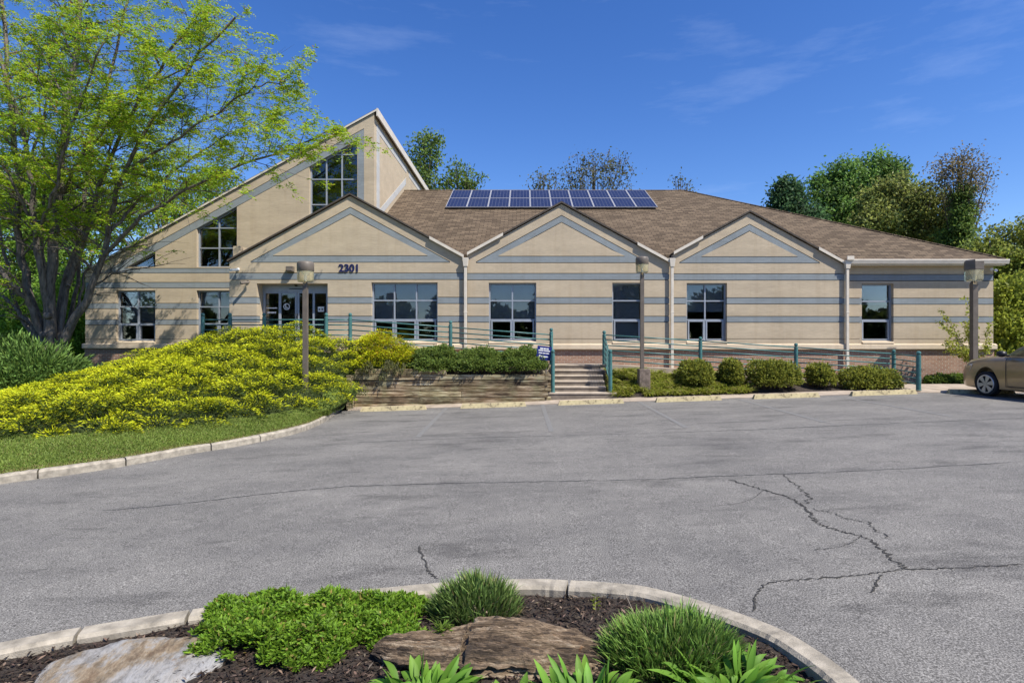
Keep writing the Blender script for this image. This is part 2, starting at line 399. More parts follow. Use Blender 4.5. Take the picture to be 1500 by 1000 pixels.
def leaf_arrays(P, D, Ln, Wd, cb, ct=None, N=None):
    n = len(P); D = unit(D); N = rdir(n) if N is None else N
    S = unit(np.cross(D, N)); Nn = np.cross(S, D)
    Ln = np.broadcast_to(np.asarray(Ln, float), (n,))[:, None]; Wd = np.broadcast_to(np.asarray(Wd, float), (n,))[:, None]
    mid = P + D * Ln * .5 + Nn * Ln * .07
    V = np.stack([P, mid + S * Wd * .5, P + D * Ln, mid - S * Wd * .5], 1).reshape(-1, 3)
    ct = cb if ct is None else ct
    cm = (cb + ct) * .5
    C = np.stack([cb, cm, ct, cm], 1).reshape(-1, 3)
    return V, C
def leaves(name, P, D, Ln, Wd, cb, ct, mat, parent=None, origin=None, kind=None, N=None):
    V, C = leaf_arrays(P, D, Ln, Wd, cb, ct, N)
    return np_mesh(name, V, 4, [(0, 1, 2, 3)], C, mat, parent, origin, kind)
def blade_arrays(P, D, Ln, Wd, bend, prof, cb, ct, fold=0.0):
    n = len(P); D = unit(D); k = len(prof)
    up = np.tile([0, 0, 1.0], (n, 1)) + rng.normal(size=(n, 3)) * .25
    S = unit(np.cross(D, up)); Nn = np.cross(S, D)
    Ln = np.broadcast_to(np.asarray(Ln, float), (n,))[:, None]; Wd = np.broadcast_to(np.asarray(Wd, float), (n,))[:, None]
    bend = np.broadcast_to(np.asarray(bend, float), (n,))[:, None]
    H = D.copy(); H[:, 2] = 0; H = unit(H)
    V = []; C = []
    for i, p in enumerate(prof):
        t = i / (k - 1)
        c = P + D * Ln * t + np.array([0, 0, -1.0]) * bend * Ln * t * t + H * bend * Ln * t * t * .35
        f = Nn * Wd * p * fold
        V += [c - S * Wd * p * .5 + f, c, c + S * Wd * p * .5 + f] if fold else [c - S * Wd * p * .5, c + S * Wd * p * .5]
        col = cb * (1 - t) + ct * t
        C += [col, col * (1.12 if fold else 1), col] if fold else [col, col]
    m = 3 if fold else 2
    V = np.stack(V, 1).reshape(-1, 3); C = np.stack(C, 1).reshape(-1, 3)
    fc = []
    for i in range(k - 1):
        for j in range(m - 1): fc.append((i * m + j, i * m + j + 1, (i + 1) * m + j + 1, (i + 1) * m + j))
    return V, C, k * m, fc
def blades(name, P, D, Ln, Wd, bend, prof, cb, ct, mat, parent=None, origin=None, kind=None, fold=0.0):
    V, C, nper, fc = blade_arrays(P, D, Ln, Wd, bend, prof, cb, ct, fold)
    return np_mesh(name, V, nper, fc, C, mat, parent, origin, kind)
def colv(n, c, var=.25, hue=.1):
    c = np.array(c)[None] * (1 + rng.uniform(-var, var, (n, 1)))
    return np.clip(c * (1 + rng.uniform(-hue, hue, (n, 3)) * np.array([1, .4, .8])), 0, 1)
def catmull(pts, n):
    P = [Vector(p) for p in pts]; P = [P[0] * 2 - P[1]] + P + [P[-1] * 2 - P[-2]]
    out = []; segs = len(P) - 3
    for i in range(n):
        u = i / (n - 1) * segs; k = min(int(u), segs - 1); t = u - k
        a, b, c, d = P[k:k + 4]
        out.append(.5 * ((2 * b) + (c - a) * t + (2 * a - 5 * b + 4 * c - d) * t * t + (3 * b - a - 3 * c + d) * t ** 3))
    return out
def grid_mesh(name, rows, mat, kind='structure', smooth=True, parent=None):
    mb = MB(); n = len(rows[0])
    mb.v = [tuple(p) for r in rows for p in r]
    mb.f = [(i * n + j, i * n + j + 1, (i + 1) * n + j + 1, (i + 1) * n + j) for i in range(len(rows) - 1) for j in range(n - 1)]
    me = bpy.data.meshes.new(name); me.from_pydata(mb.v, [], mb.f)
    o = finish(name, me, mat, parent, None, smooth)
    if kind: o['kind'] = kind
    return o

# ------------------------------------------------------------------ ground, lot, kerbs
gx = np.r_[-900, -300, np.arange(-80, 81, 4), 300, 900]; gy = np.r_[-900, -300, np.arange(-60, 121, 6), 300, 900]
grid_mesh('ground', [[(x, y, A(x) - .25 + .2 * max(0, min(1, (y - 17) / 4))) for x in gx] for y in gy], M['lawn'])
ax = np.arange(-45, 46, 1.0); ay = np.r_[np.arange(-40, 16, 1.0), 16.2]
grid_mesh('asphalt', [[(x, y, A(x)) for x in ax] for y in ay], M['asphalt'])
# concrete strip along the front of the planted beds
sx = np.linspace(-5.0, 24, 30)
mb = MB()
for a, b in zip(sx[:-1], sx[1:]):
    mb.hexa([(a + .004, 16.2, A(a) - .2), (b, 16.2, A(b) - .2), (b, 16.72, A(b) - .2), (a + .004, 16.72, A(a) - .2)],
            [(a + .004, 16.2, A(a) + .02), (b, 16.2, A(b) + .02), (b, 16.72, A(b) + .07), (a + .004, 16.72, A(a) + .07)])
mb.build('pavement', M['conc'], kind='structure')

def ribbon(px_pts, width, dz=.004, jitter=0.0, n=40, wander=.0):
    pts = catmull([G(*p) for p in px_pts], n)
    mb = MB(); vs = []
    for i, p in enumerate(pts):
        t = pts[min(i + 1, n - 1)] - pts[max(i - 1, 0)]; t.z = 0; t.normalize(); s = Vector((-t.y, t.x, 0))
        p = p + s * random.uniform(-wander, wander)
        wd = width * (1 + random.uniform(-jitter, jitter))
        for q in (p - s * wd / 2, p + s * wd / 2): vs.append((q.x, q.y, A(q.x) + dz))
    mb.add(vs, [(2 * i, 2 * i + 1, 2 * i + 3, 2 * i + 2) for i in range(n - 1)])
    return mb
for a, b in (((659, 592), (612, 640)), ((793, 589), (808, 632)), ((931, 586), (1005, 626)), ((1072, 582), (1207, 618)), ((1222, 580), (1395, 610))):
    ribbon([a, ((a[0] + b[0]) / 2, (a[1] + b[1]) / 2), b], .105, .004, 0, 12).build('parking_line', M['line'], kind='structure')
crk = MB()
def crack(pts, wdt, n=70, wander=.035):
    m = ribbon(pts, wdt, .005, .6, n, wander); crk.add(m.v, m.f)
crack([(1150, 695), (1172, 715), (1186, 730), (1170, 740)], .016, 40)
crack([(1070, 703), (1120, 718), (1160, 730), (1186, 752), (1197, 765), (1230, 777), (1262, 785), (1290, 802), (1310, 820), (1327, 834)], .020, 130, .03)
crack([(1190, 745), (1220, 752), (1240, 760), (1272, 766), (1300, 790)], .012, 50)
crack([(1102, 895), (1112, 866), (1130, 853), (1190, 848), (1270, 841), (1327, 834), (1400, 832), (1500, 826), (1570, 820)], .012, 120, .014)
crack([(1290, 842), (1282, 860), (1275, 868)], .014, 20, .01)
crack([(1262, 785), (1235, 800), (1190, 806)], .006, 40, .01)
crack([(1120, 718), (1090, 735), (1040, 742)], .006, 40, .012)
crack([(612, 800), (628, 835), (640, 848)], .014, 30, .012)
sm = MB()
def seam(pts, wdt):
    m = ribbon(pts, wdt, .0035, .8, 90, .018); sm.add(m.v, m.f)
seam([(512, 712), (640, 708), (800, 705), (950, 702), (1080, 696), (1250, 690), (1500, 676)], .02)
seam([(520, 648), (700, 641), (900, 636), (1080, 630), (1260, 622), (1500, 612)], .02)
seam([(150, 748), (260, 738), (400, 722), (512, 712)], .02)
o = crk.build('cracks', M['crack']); o['kind'] = 'structure'
o = sm.build('asphalt_seam', M['seam']); o['kind'] = 'structure'

def kerb(name, pts, width, h, joints=(), n=90, inner=1):
    """swept kerb; pts are the outer foot on the lot surface, inner=+1 puts the kerb's width to the left of travel"""
    P = catmull(pts, n); mb = MB()
    prof = [(0, -.2), (.0, h - .03), (.025, h), (width - .02, h), (width, h - .02), (width, -.2)]
    rings = []
    for i, p in enumerate(P):
        t = P[min(i + 1, n - 1)] - P[max(i - 1, 0)]; t.z = 0; t.normalize(); s = Vector((-t.y, t.x, 0)) * inner
        jit = random.uniform(-.004, .004)
        rings.append([(p.x + s.x * (a + jit), p.y + s.y * (a + jit), A(p.x) + b + (jit * .6 if b > 0 else 0)) for a, b in prof])
    k = len(prof); cuts = sorted(int(j * (n - 1)) for j in joints); start = 0
    for end in cuts + [n - 1]:
        if end <= start: continue
        seg = [list(r) for r in rings[start:end + 1]]
        if end != n - 1:                                           # a mortar gap of about 2 cm
            a, b = seg[-2], seg[-1]; L_ = (Vector(b[0]) - Vector(a[0])).length; f = max(0, 1 - .022 / L_)
            seg[-1] = [tuple(Vector(u).lerp(Vector(v), f)) for u, v in zip(a, b)]
        mb.add([v for r in seg for v in r], [(i * k + j, i * k + j + 1, (i + 1) * k + j + 1, (i + 1) * k + j) for i in range(len(seg) - 1) for j in range(k - 1)]
               + [tuple(range(k)), tuple((len(seg) - 1) * k + j for j in range(k - 1, -1, -1))])
        start = end
    return mb.build(name, M['kerb'], kind='structure', bevel=0)
KERB_PX = [(503, 598), (475, 618), (440, 633), (395, 644), (340, 655), (277, 665), (180, 683), (90, 697), (0, 709), (-250, 750), (-700, 815)]
KL = [G(*p) for p in KERB_PX]
kerb('lawn_kerb', KL, .16, .13, (.12, .335, .455, .6, .75), 120, -1)
KI_PX = [(-500, 1080), (-200, 980), (0, 938), (103, 918), (227, 898), (340, 881), (450, 868), (573, 857), (665, 849), (772, 845), (833, 847), (900, 851), (960, 859), (1060, 887), (1147, 919), (1209, 955), (1255, 989), (1300, 1030), (1350, 1090)]
# the feet as read, the ring carried on round behind the camera
def top2foot(p):
    q = G(p[0], p[1], .13); return Vector((q.x, q.y, A(q.x)))
KI = [top2foot(p) for p in KI_PX] + [Vector((2.35, 1.0, A(2.35))), Vector((2.5, -.6, A(2.5)))]
kerb('island_kerb', KI, .155, .13, (.16, .225, .31, .505, .83), 170, -1)

# lawn bank: kerb -> edge of the junipers -> foot of the building
JF = [(-4.95, 15.98, .10), (-4.92, 13.95, .08), (-5.55, 12.75, .09), (-6.36, 11.5, .10), (-7.3, 10.85, .10), (-8.1, 10.25, .10), (-9.2, 10.1, .08), (-11.2, 10.0, .02), (-15.5, 9.6, -.1)]
BK = [(-4.7, 17.1, .98), (-6.1, 18.6, 1.45), (-8, 19.5, 1.5), (-10, 21.8, 1.15), (-13, 21.95, .72), (-16, 21.95, .5), (-20, 22, .35), (-27, 23, .15), (-40, 26, 0)]
KQ = [KL[i] for i in (0, 1, 2, 4, 5, 6, 8, 9, 10)]
nu = 90
ku, fu, bu = catmull(KQ, nu), catmull(JF, nu), catmull(BK, nu)
rows = []
for i in range(nu):
    k = ku[i].copy(); d = (fu[i] - k); d.z = 0; d.normalize(); k = k + d * .10
    k.z = A(k.x) + .115; r = []
    for j in range(9):
        t = j / 8; p = k.lerp(fu[i], t); p.z = k.z + (fu[i].z - k.z) * t + .02 * sin(t * pi); r.append(p)
    for j in range(1, 17):
        t = j / 16; p = fu[i].lerp(bu[i], t); r.append(p)
    rows.append(r)
grid_mesh('lawn', rows, M['lawn'])
# grass blades on the visible verge
n = 60000
ii = rng.uniform(8, nu * .80, n); jj = rng.uniform(-.35, 8.3, n)
RR = np.array([[tuple(p) for p in r] for r in rows])
i0 = ii.astype(int); fi = (ii - i0)[:, None]; jc = np.clip(jj, 0, 8.3); j0 = jc.astype(int); fj = (jc - j0)[:, None]
P = (RR[i0, j0] * (1 - fi) + RR[i0 + 1, j0] * fi) * (1 - fj) + (RR[i0, j0 + 1] * (1 - fi) + RR[i0 + 1, j0 + 1] * fi) * fj
P[:, 2] -= .004
D = np.c_[rng.normal(0, .35, (n, 2)), np.ones(n)]
pv = np.array([noise.noise(Vector((p[0] * .8, p[1] * .8, 0))) for p in P])[:, None]
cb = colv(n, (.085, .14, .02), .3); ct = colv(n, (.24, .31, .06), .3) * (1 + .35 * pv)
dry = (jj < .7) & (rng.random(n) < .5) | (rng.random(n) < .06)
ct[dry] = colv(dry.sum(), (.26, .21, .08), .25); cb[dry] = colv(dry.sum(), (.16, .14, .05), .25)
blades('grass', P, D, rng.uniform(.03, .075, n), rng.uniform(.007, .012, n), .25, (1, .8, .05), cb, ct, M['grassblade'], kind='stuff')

# ------------------------------------------------------------------ office building
bld = thing('office_building', 'single-storey tan stucco office building with three gables, a tall slanted wing and blue-grey stripes', 'building', (0, 19.1, 0))
B1, B2, B3, BR, WG = 19.0, 19.1, 19.2, 19.4, 22.0
LV = [('tan', 1.73, 1.882), ('tan', 1.897, 2.428), ('band', 2.45, 2.63), ('tan', 2.650, 3.044), ('band', 3.066, 3.255), ('tan', 3.275, 3.838), ('band', 3.86, 4.056)]
def cut(lo, hi, ops):
    segs = [(lo, hi)]
    for a, b in ops:
        ns = []
        for l, h in segs:
            if b <= l or a >= h: ns.append((l, h)); continue
            if a > l: ns.append((l, a))
            if b < h: ns.append((b, h))
        segs = ns
    return segs
def strips(Yf, breaks, fn, thick=.24):
    pcs = []; br = sorted(set(round(b, 5) for b in breaks))
    for a, b in zip(br[:-1], br[1:]):
        if b - a < 1e-4: continue
        for key, lo, hi in fn(a, b):
            l0, l1 = (lo(a), lo(b)) if callable(lo) else (lo, lo)
            h0, h1 = (hi(a), hi(b)) if callable(hi) else (hi, hi)
            if h0 - l0 < 1e-4 and h1 - l1 < 1e-4: continue
            pcs.append((key, a, b, l0, l1, max(h0, l0), max(h1, l1)))
    par = list(range(len(pcs)))
    def root(i):
        while par[i] != i: i = par[i]
        return i
    for i, p in enumerate(pcs):
        for j, q in enumerate(pcs):
            if p[0] != q[0] or i == j: continue
            if abs(p[2] - q[1]) < 1e-6 and min(p[6], q[5]) - max(p[4], q[3]) > -1e-4: par[root(i)] = root(j)
            elif p[1] == q[1] and (abs(p[5] - q[3]) < 1e-4 or abs(p[6] - q[4]) < 1e-4): par[root(i)] = root(j)
    grp = {}
    for i, p in enumerate(pcs): grp.setdefault('tan' if p[0] == 'tan' else root(i), []).append(p)
    for g in grp.values():
        m = MB()
        for key, a, b, l0, l1, h0, h1 in g:
            y = Yf + (.004 if key == 'band' else 0); m.prism_xz([(a, l0), (b, l1), (b, h1), (a, h0)], y, Yf + thick)
        m.build('wall' if g[0][0] == 'tan' else 'stripe', M[g[0][0]], bld)
SL = .545
def bay(Yf, pxl, pxr, pxa, pya, openings):
    xl, xr, xa, za = X_(pxl, Yf), X_(pxr, Yf), X_(pxa, Yf), Z_(pya, Yf)
    top = lambda x: za - SL * abs(x - xa)
    o_ = lambda x: top(x) - .386
    i_ = lambda x: top(x) - .59
    do, di = (za - .386 - 4.43) / SL, (za - .59 - 4.626) / SL
    br = [xl, xr, xa, xa - do, xa + do, xa - di, xa + di] + [v for op in openings for v in op[:2]]
    br = [b for b in br if xl <= b <= xr]
    def fn(a, b):
        m = (a + b) / 2; ops = [(op[2], op[3]) for op in openings if op[0] - 1e-4 <= a and b <= op[1] + 1e-4]
        r = [(k, l, h) for key, lo, hi in LV for l, h in cut(lo, hi, ops) for k in [key]]
        if abs(m - xa) > do: r.append(('tan', 4.076, top))
        else:
            r.append(('tan', 4.076, 4.408))
            if abs(m - xa) > di: r.append(('band', 4.43, o_))
            else: r += [('band', 4.43, 4.626), ('tan', 4.646, lambda x: i_(x) - .024), ('band', i_, o_)]
            r.append(('tan', lambda x: o_(x) + .024, top))
        return r
    strips(Yf, br, fn)
    return xl, xr, xa, za
def pxop(p0, p1, Y, z0=1.80, z1=3.755): return (X_(p0, Y), X_(p1, Y), z0, z1)
DOOR = (X_(376, B1), X_(480, B1), 1.50, 3.72)
op1 = [DOOR, pxop(544, 641, B1)]
op2 = [pxop(716, 785.5, B2), pxop(897, 941.5, B2)]
op3 = [pxop(1006, 1065, B3)]
opr = [pxop(1262.5, 1309, BR)]
bays = [bay(B1, 336, 679.5, 513, 287, op1), bay(B2, 684.5, 980.5, 822.5, 299, op2), bay(B3, 986, 1238, 1098, 312, op3)]
for i_b, yb in ((0, B2), (1, B3)):                                 # the short returns between neighbouring bays
    MB().box(bays[i_b][1] + .001, bays[i_b + 1][0] - .001, yb + .03, yb + .24, -.2, 4.6).build('wall', M['tan'], bld)
# right hand wall under the eave
xr0, xr1 = X_(1238, B3) + .001, X_(1455, BR)
def fnr(a, b):
    ops = [(op[2], op[3]) for op in opr if op[0] - 1e-4 <= a and b <= op[1] + 1e-4]
    return [(key, l, h) for key, lo, hi in LV + [('tan', 4.076, 4.55)] for l, h in cut(lo, hi, ops)]
strips(BR, [xr0, xr1] + list(opr[0][:2]), fnr)
# tall wing
wl, wr = X_(125, WG), X_(548, WG)
ZT = 10.56
zt = lambda x: ZT - .55 * (wr - x)
zo = lambda x: zt(x) - .40
zf = lambda x: zt(x) - .68
solve = lambda off, lev: wr - (ZT - off - lev) / .55
wops = [pxop(170, 227.5, WG), pxop(288, 345, WG), (X_(182, WG), X_(227.5, WG), 4.65, None), (X_(288, WG), X_(347, WG), 4.65, None), (X_(453, WG), X_(523.5, WG), 6.5, None)]
def fnw(a, b):
    m = (a + b) / 2; r = []
    if m > -6.15: return [('tan', 1.73, zt)]
    inn = [op for op in wops if op[0] - 1e-4 <= a and b <= op[1] + 1e-4]
    flat = [(op[2], op[3]) for op in inn if op[3]]; slo = [op for op in inn if op[3] is None]
    r += [(key, l, h) for key, lo, hi in LV for l, h in cut(lo, hi, flat)]
    r.append(('tan', 4.076, 4.408))
    if zo(m) < 4.43: r.append(('tan', 4.43, zt))
    elif zf(m) < 4.59: r += [('band', 4.43, zo), ('tan', lambda x: zo(x) + .024, zt)]
    else:
        r.append(('band', 4.43, 4.59)); f_ = lambda x: zf(x) - .024
        if m > -6.39: r.append(('band', 4.612, zf))
        elif slo:
            z0 = slo[0][2]
            if zf(m) > z0: r.append(('tan', 4.612, z0))
            else: r.append(('tan', 4.612, f_))
        else: r.append(('tan', 4.612, f_))
        r += [('band', zf, zo), ('tan', lambda x: zo(x) + .024, zt)]
    return r
strips(WG, [wl, wr, -6.39, -6.15, solve(.40, 4.43), solve(.68, 4.59), solve(.68, 4.65)] + [v for op in wops for v in op[:2]], fnw)
# side and rear walls
MB().box(wr - .24, wr, WG + .24, 34, 1.7, ZT - .02).box(wr - .24, wr - .001, 34.21, 35.85, -.4, 8.5).build('wall', M['tan'], bld)
MB().prism_dir([(wl, WG + .24, 1.7), (wl, 34, 1.7), (wl, 34, zt(wl)), (wl, WG + .24, zt(wl))], (.24, 0, 0)).build('wall', M['tan'], bld)
MB().prism_xz([(wl, -.4), (wr, -.4), (wr, ZT), (wl, zt(wl))], 34, 34.2).build('wall', M['tan'], bld)
MB().box(wr, xr1, 35.6, 35.85, -.4, 4.5).build('wall', M['tan'], bld)
MB().box(xr1 - .24, xr1, BR + .24, 35.6, -.2, 4.5).build('wall', M['tan'], bld)
MB().box(bays[0][0], bays[0][0] + .24, B1 + .24, WG, -.2, 5.0).build('wall', M['tan'], bld)
MB().box(wl + .3, xr1 - .3, 22.5, 35, .9, 1.0).build('floor', M['dark'], bld)
MB().box(-9, xr1 - .3, 19.6, 22.4, .9, 1.0).build('floor', M['dark'], bld)
# trim on the tower's side
xw = wr
for q in ([(22.35, ZT - .55), (28.0, ZT - .55), (28.0, ZT - .3), (22.35, ZT - .3)], [(28.6, ZT - .55), (33.9, ZT - .55), (33.9, ZT - .3), (28.6, ZT - .3)],
          [(22.35, 6.4), (22.8, 6.65), (22.8, ZT - .56), (22.35, ZT - .56)], [(22.82, 6.75), (27.9, 9.45), (27.9, 9.75), (22.82, 7.05)]):
    MB().prism_dir([(xw, y, z) for y, z in q], (.012, 0, 0)).build('stripe', M['pale'], bld)
# brick base and ledge
for nm, xa, xb, yf in (('a', wl - .08, bays[0][0], WG), ('b', bays[0][0] - .0, bays[0][1], B1), ('c', bays[1][0] - .1, bays[1][1] + .05, B2), ('d', bays[2][0] - .1, bays[2][1], B3), ('e', bays[2][1] + .002, xr1 + .08, BR)):
    segs = [(xa, xb)]
    if nm == 'b': segs = [(xa, DOOR[0]), (DOOR[1], xb)]
    for s0, s1 in segs:
        m1, m2 = MB(), MB()
        m1.prism_dir([(s0, yf, 1.725), (s0, yf - .075, 1.69), (s0, yf - .075, 1.55), (s0, yf - .05, 1.525), (s0, yf, 1.525)], (s1 - s0, 0, 0))
        m2.box(s0 + .03, s1 - .03, yf + .025, yf + .24, -.4, 1.525)
        m1.box(s0, s1, yf + .002, yf + .24, 1.526, 1.726)
        m1.build('ledge', M['ledge'], bld); m2.build('brick_base', M['brick'], bld)
MB().box(bays[2][1] + .01, xr1 - .03, BR + .012, BR + .04, .40, .62).build('brick_course', brickmat('upright_bricks', (.30, .17, .11), (.40, .25, .18), (.40, .34, .28), .075, .23, .010), bld)
# roofs
EY, EZ, RY, RZ, EX = 19.12, 4.53, 27.5, 9.02, 16.05
RS = (RZ - EZ) / (RY - EY); RX = EX - (RY - EY); BY = 2 * RY - EY
roof = MB()
tk = (0, 0, -.10)
xl_ = wr + .002
rz_ = lambda y: EZ + RS * (y - EY)
roof.prism_dir([(xl_, 19.55, rz_(19.55)), (xr0 - .12, 19.55, rz_(19.55)), (xr0 - .12, EY, EZ), (EX, EY, EZ), (RX, RY, RZ), (xl_, RY, RZ)], tk)
roof.prism_dir([(EX, EY, EZ), (EX, BY, EZ), (RX, RY, RZ)], tk)
roof.prism_dir([(EX, BY, EZ), (xl_, BY, EZ), (xl_, RY, RZ), (RX, RY, RZ)], tk)
roof.build('roof', M['shingle'], bld)
MB().tube([(RX, RY, RZ + .01), (EX, EY, EZ + .015)], .035, 6).tube([(xl_, RY, RZ + .01), (RX, RY, RZ + .01)], .035, 6).build('ridge_cap', M['shingle'], bld)
main_y = lambda z: EY + (z - EZ) / RS
for k, (xl, xr, xa, za) in enumerate(bays):
    yf = (B1, B2, B3)[k] - .06
    for sgn, xe in ((-1, xl), (1, xr)):
        g, e, f = MB(), MB(), MB()
        if k == 0 and sgn < 0: xe -= .05
        if k == 2 and sgn > 0: xe += .05
        zz = lambda x: za + .075 - SL * abs(x - xa)
        if k == 0 and sgn < 0: q = [(xa, yf, zz(xa)), (xe, yf, zz(xe)), (xe, WG + .05, zz(xe)), (xa, WG + .05, zz(xa))]
        else: q = [(xa, yf, zz(xa)), (xe, yf, zz(xe)), (xe, max(main_y(zz(xe)) + .05, yf + .1), zz(xe)), (xa, main_y(zz(xa)) + .05, zz(xa))]
        g.prism_dir(q, (0, 0, -.045))
        e.prism_dir([(xa, yf - .012, zz(xa) + .012), (xe, yf - .012, zz(xe) + .012), (xe, yf - .012, zz(xe) - .045), (xa, yf - .012, zz(xa) - .045)], (0, .01, 0))
        if not (k == 0 and sgn < 0):                               # pale gutter run on the lower part of each rake
            t0 = .70 if sgn > 0 else .62
            p = Vector((xa + (xe - xa) * t0, yf - .05, 0)); p.z = zz(p.x) + .02; q2 = Vector((xe, yf - .05, zz(xe) + .02))
            f.prism_dir([p, q2, q2 + Vector((0, 0, -.10)), p + Vector((0, 0, -.10))], (0, .036, 0))
        g.build('gable_roof', M['shingle'], bld); e.build('roof_edge', M['edge'], bld)
        if f.v: f.build('gutter', M['fascia'], bld)
# slanted wing roof
wr_ = MB(); p0, p1 = (wr + .10, zt(wr + .10) + .09), (wl - .12, zt(wl - .12) + .09)
wr_.prism_dir([(p0[0], WG - .05, p0[1]), (p1[0], WG - .05, p1[1]), (p1[0], 34.3, p1[1]), (p0[0], 34.3, p0[1])], (0, 0, -.08))
wr_.build('slanted_roof', M['edge'], bld)
f = MB(); f.prism_dir([(p0[0], WG - .062, p0[1] - .02), (p1[0], WG - .062, p1[1] - .02), (p1[0], WG - .062, p1[1] - .09), (p0[0], WG - .062, p0[1] - .09)], (0, .01, 0))
f.box(p0[0] + .002, p0[0] + .06, WG - .06, 34.3, p0[1] - .28, p0[1] + .015); f.build('fascia', M['fascia'], bld)
# eave gutter on the right
g = MB(); g.prism_dir([(xr0 + .02, EY - .10, EZ + .0), (xr0 + .02, EY - .105, EZ - .03), (xr0 + .02, EY - .07, EZ - .15), (xr0 + .02, EY + .01, EZ - .15), (xr0 + .02, EY - .004, EZ)], (EX + .06 - xr0 - .02, 0, 0))
g.box(xr0 + .05, EX, EY + .012, BR - .001, EZ - .19, EZ - .135)
g.box(X_(1241, 19), X_(1251, 19), EY - .14, EY - .106, EZ - .03, EZ + .10)
g.build('gutter', M['fascia'], bld)
for px, yf, zt0 in ((682.3, B1, 4.55), (983.5, B2, 4.55), (1238.8, B3, 4.50)):
    x = X_(px, yf); m = MB()
    off = .10 if px == 983.5 else 0
    m.hexa([(x - .07, yf - .15, zt0 - .28), (x + .07, yf - .15, zt0 - .28), (x + .07, yf - .03, zt0 - .28), (x - .07, yf - .03, zt0 - .28)],
           [(x - .10, yf - .17, zt0), (x + .10, yf - .17, zt0), (x + .10, yf - .03, zt0), (x - .10, yf - .03, zt0)])
    m.box(x - .045, x + .045, yf - .13, yf - .05, .55, zt0 - .27)
    for z in (1.2, 2.75): m.box(x - .06, x + .06, yf - .135, yf - .045, z, z + .03)
    m.build('downspout', M['fascia'], bld, bevel=.006)

# windows
def window(x0, x1, z0, z1, Yf, cols, rows, casement=True, blind=None, topf=None, sill=True):
    y = Yf + .13; fw = .048; m = MB()
    tz = (lambda x: topf(x)) if topf else (lambda x: z1)
    def vbar(xc, w, ylo=y, d=.07):
        m.prism_xz([(xc - w / 2, z0), (xc + w / 2, z0), (xc + w / 2, tz(xc + w / 2) - fw), (xc - w / 2, tz(xc - w / 2) - fw)], ylo, ylo + d)
    m.prism_xz([(x0, z0), (x0 + fw, z0), (x0 + fw, tz(x0 + fw) - fw), (x0, max(z0, tz(x0) - fw))], y, y + .07)
    m.prism_xz([(x1 - fw, z0), (x1, z0), (x1, tz(x1) - fw), (x1 - fw, tz(x1 - fw) - fw)], y, y + .07)
    m.prism_xz([(x0, max(z0, tz(x0) - fw)), (x1, tz(x1) - fw), (x1, tz(x1) + .05), (x0, tz(x0) + .05)], y, y + .07)
    m.box(x0 + fw, x1 - fw, y + .001, y + .07, z0, z0 + fw)
    for c in cols: vbar(c, .045, y + .003)
    xs = [x0 + fw] + [c for c in cols] + [x1 - fw]
    for r in rows:
        for a, b in zip(xs[:-1], xs[1:]):
            lo = a + (.0225 if a != xs[0] else 0); hi = b - (.0225 if b != xs[-1] else 0)
            if topf:
                if tz(hi) - fw < r + .02: continue
                lo = max(lo, x1 - (tz(x1) - fw - r) / .55)
            if hi > lo: m.box(lo, hi, y + .006, y + .066, r - .022, r + .022)
    if casement and rows:
        r = min(rows)
        for a, b in zip(xs[:-1], xs[1:]):
            a += .024; b -= .024; c0, c1 = z0 + fw + .003, r - .024
            for bx in ((a, a + .045, c0, c1), (b - .045, b, c0, c1), (a + .046, b - .046, c0, c0 + .04), (a + .046, b - .046, c1 - .04, c1)):
                m.box(bx[0], bx[1], y - .012, y + .05, bx[2], bx[3])
    fr = m.build('window', M['frame'], bld)
    if topf:
        poly = [(x0 + .01, z0 + .01), (x1 - .01, z0 + .01), (x1 - .01, tz(x1) - .02), (x0 + .01, max(z0 + .011, tz(x0) - .02))]
    else: poly = [(x0 + .01, z0 + .01), (x1 - .01, z0 + .01), (x1 - .01, z1 - .01), (x0 + .01, z1 - .01)]
    MB().prism_xz(poly, y + .052, y + .058).build('pane', M['glass'], fr)
    if blind:
        b = MB(); zb = z1 - (z1 - z0) * blind; k = int((z1 - zb) / .05)
        for i in range(k):
            zz = z1 - .05 - i * .05
            b.add([(x0 + .06, y + .125, zz), (x1 - .06, y + .125, zz), (x1 - .06, y + .16, zz + .052), (x0 + .06, y + .16, zz + .052)], [(0, 1, 2, 3)])
        b.build('blind', M['blind'], fr)
    if sill:
        s = MB(); s.prism_dir([(x0 + .003, Yf - .06, z0 - .075), (x0 + .003, Yf - .06, z0 - .03), (x0 + .003, y + .0, z0 + .025), (x0 + .003, y + .0, z0 - .075)], (x1 - x0 - .006, 0, 0))
        s.build('sill', M['ledge'], fr)
    return fr
zr = lambda py, Y=19.1: Z_(py, Y)
r1, r2 = zr(440), zr(468)
o = op1[1]; window(*o, B1, [X_(576.5, B1), X_(609, B1)], [r1, r2], True, .62)
o = op2[0]; window(*o, B2, [X_(750.5, B2)], [r1, r2], True, .67)
o = op2[1]; window(*o, B2, [], [r1, r2], True, .97)
o = op3[0]; window(*o, B3, [X_(1034.5, B3)], [r1, r2], True, .50)
o = opr[0]; window(*o, BR, [], [r1, r2], True, .36)
o = wops[0]; window(*o, WG, [X_(199, WG)], [Z_(449, WG), Z_(474, WG)], True, .62)
o = wops[1]; window(*o, WG, [X_(318, WG)], [Z_(449, WG), Z_(474, WG)], True, .35)
window(wops[2][0], wops[2][1], 4.65, 0, WG, [], [], False, None, lambda x: max(4.66, zf(x)), False)
window(wops[3][0], wops[3][1], 4.65, 0, WG, [X_(318.3, WG)], [Z_(333, WG), Z_(362.6, WG)], False, None, zf, False)
window(wops[4][0], wops[4][1], 6.5, 0, WG, [X_(476.4, WG), X_(499.2, WG)], [Z_(224.8, WG), Z_(261.3, WG), Z_(298.6, WG)], False, None, zf, False)

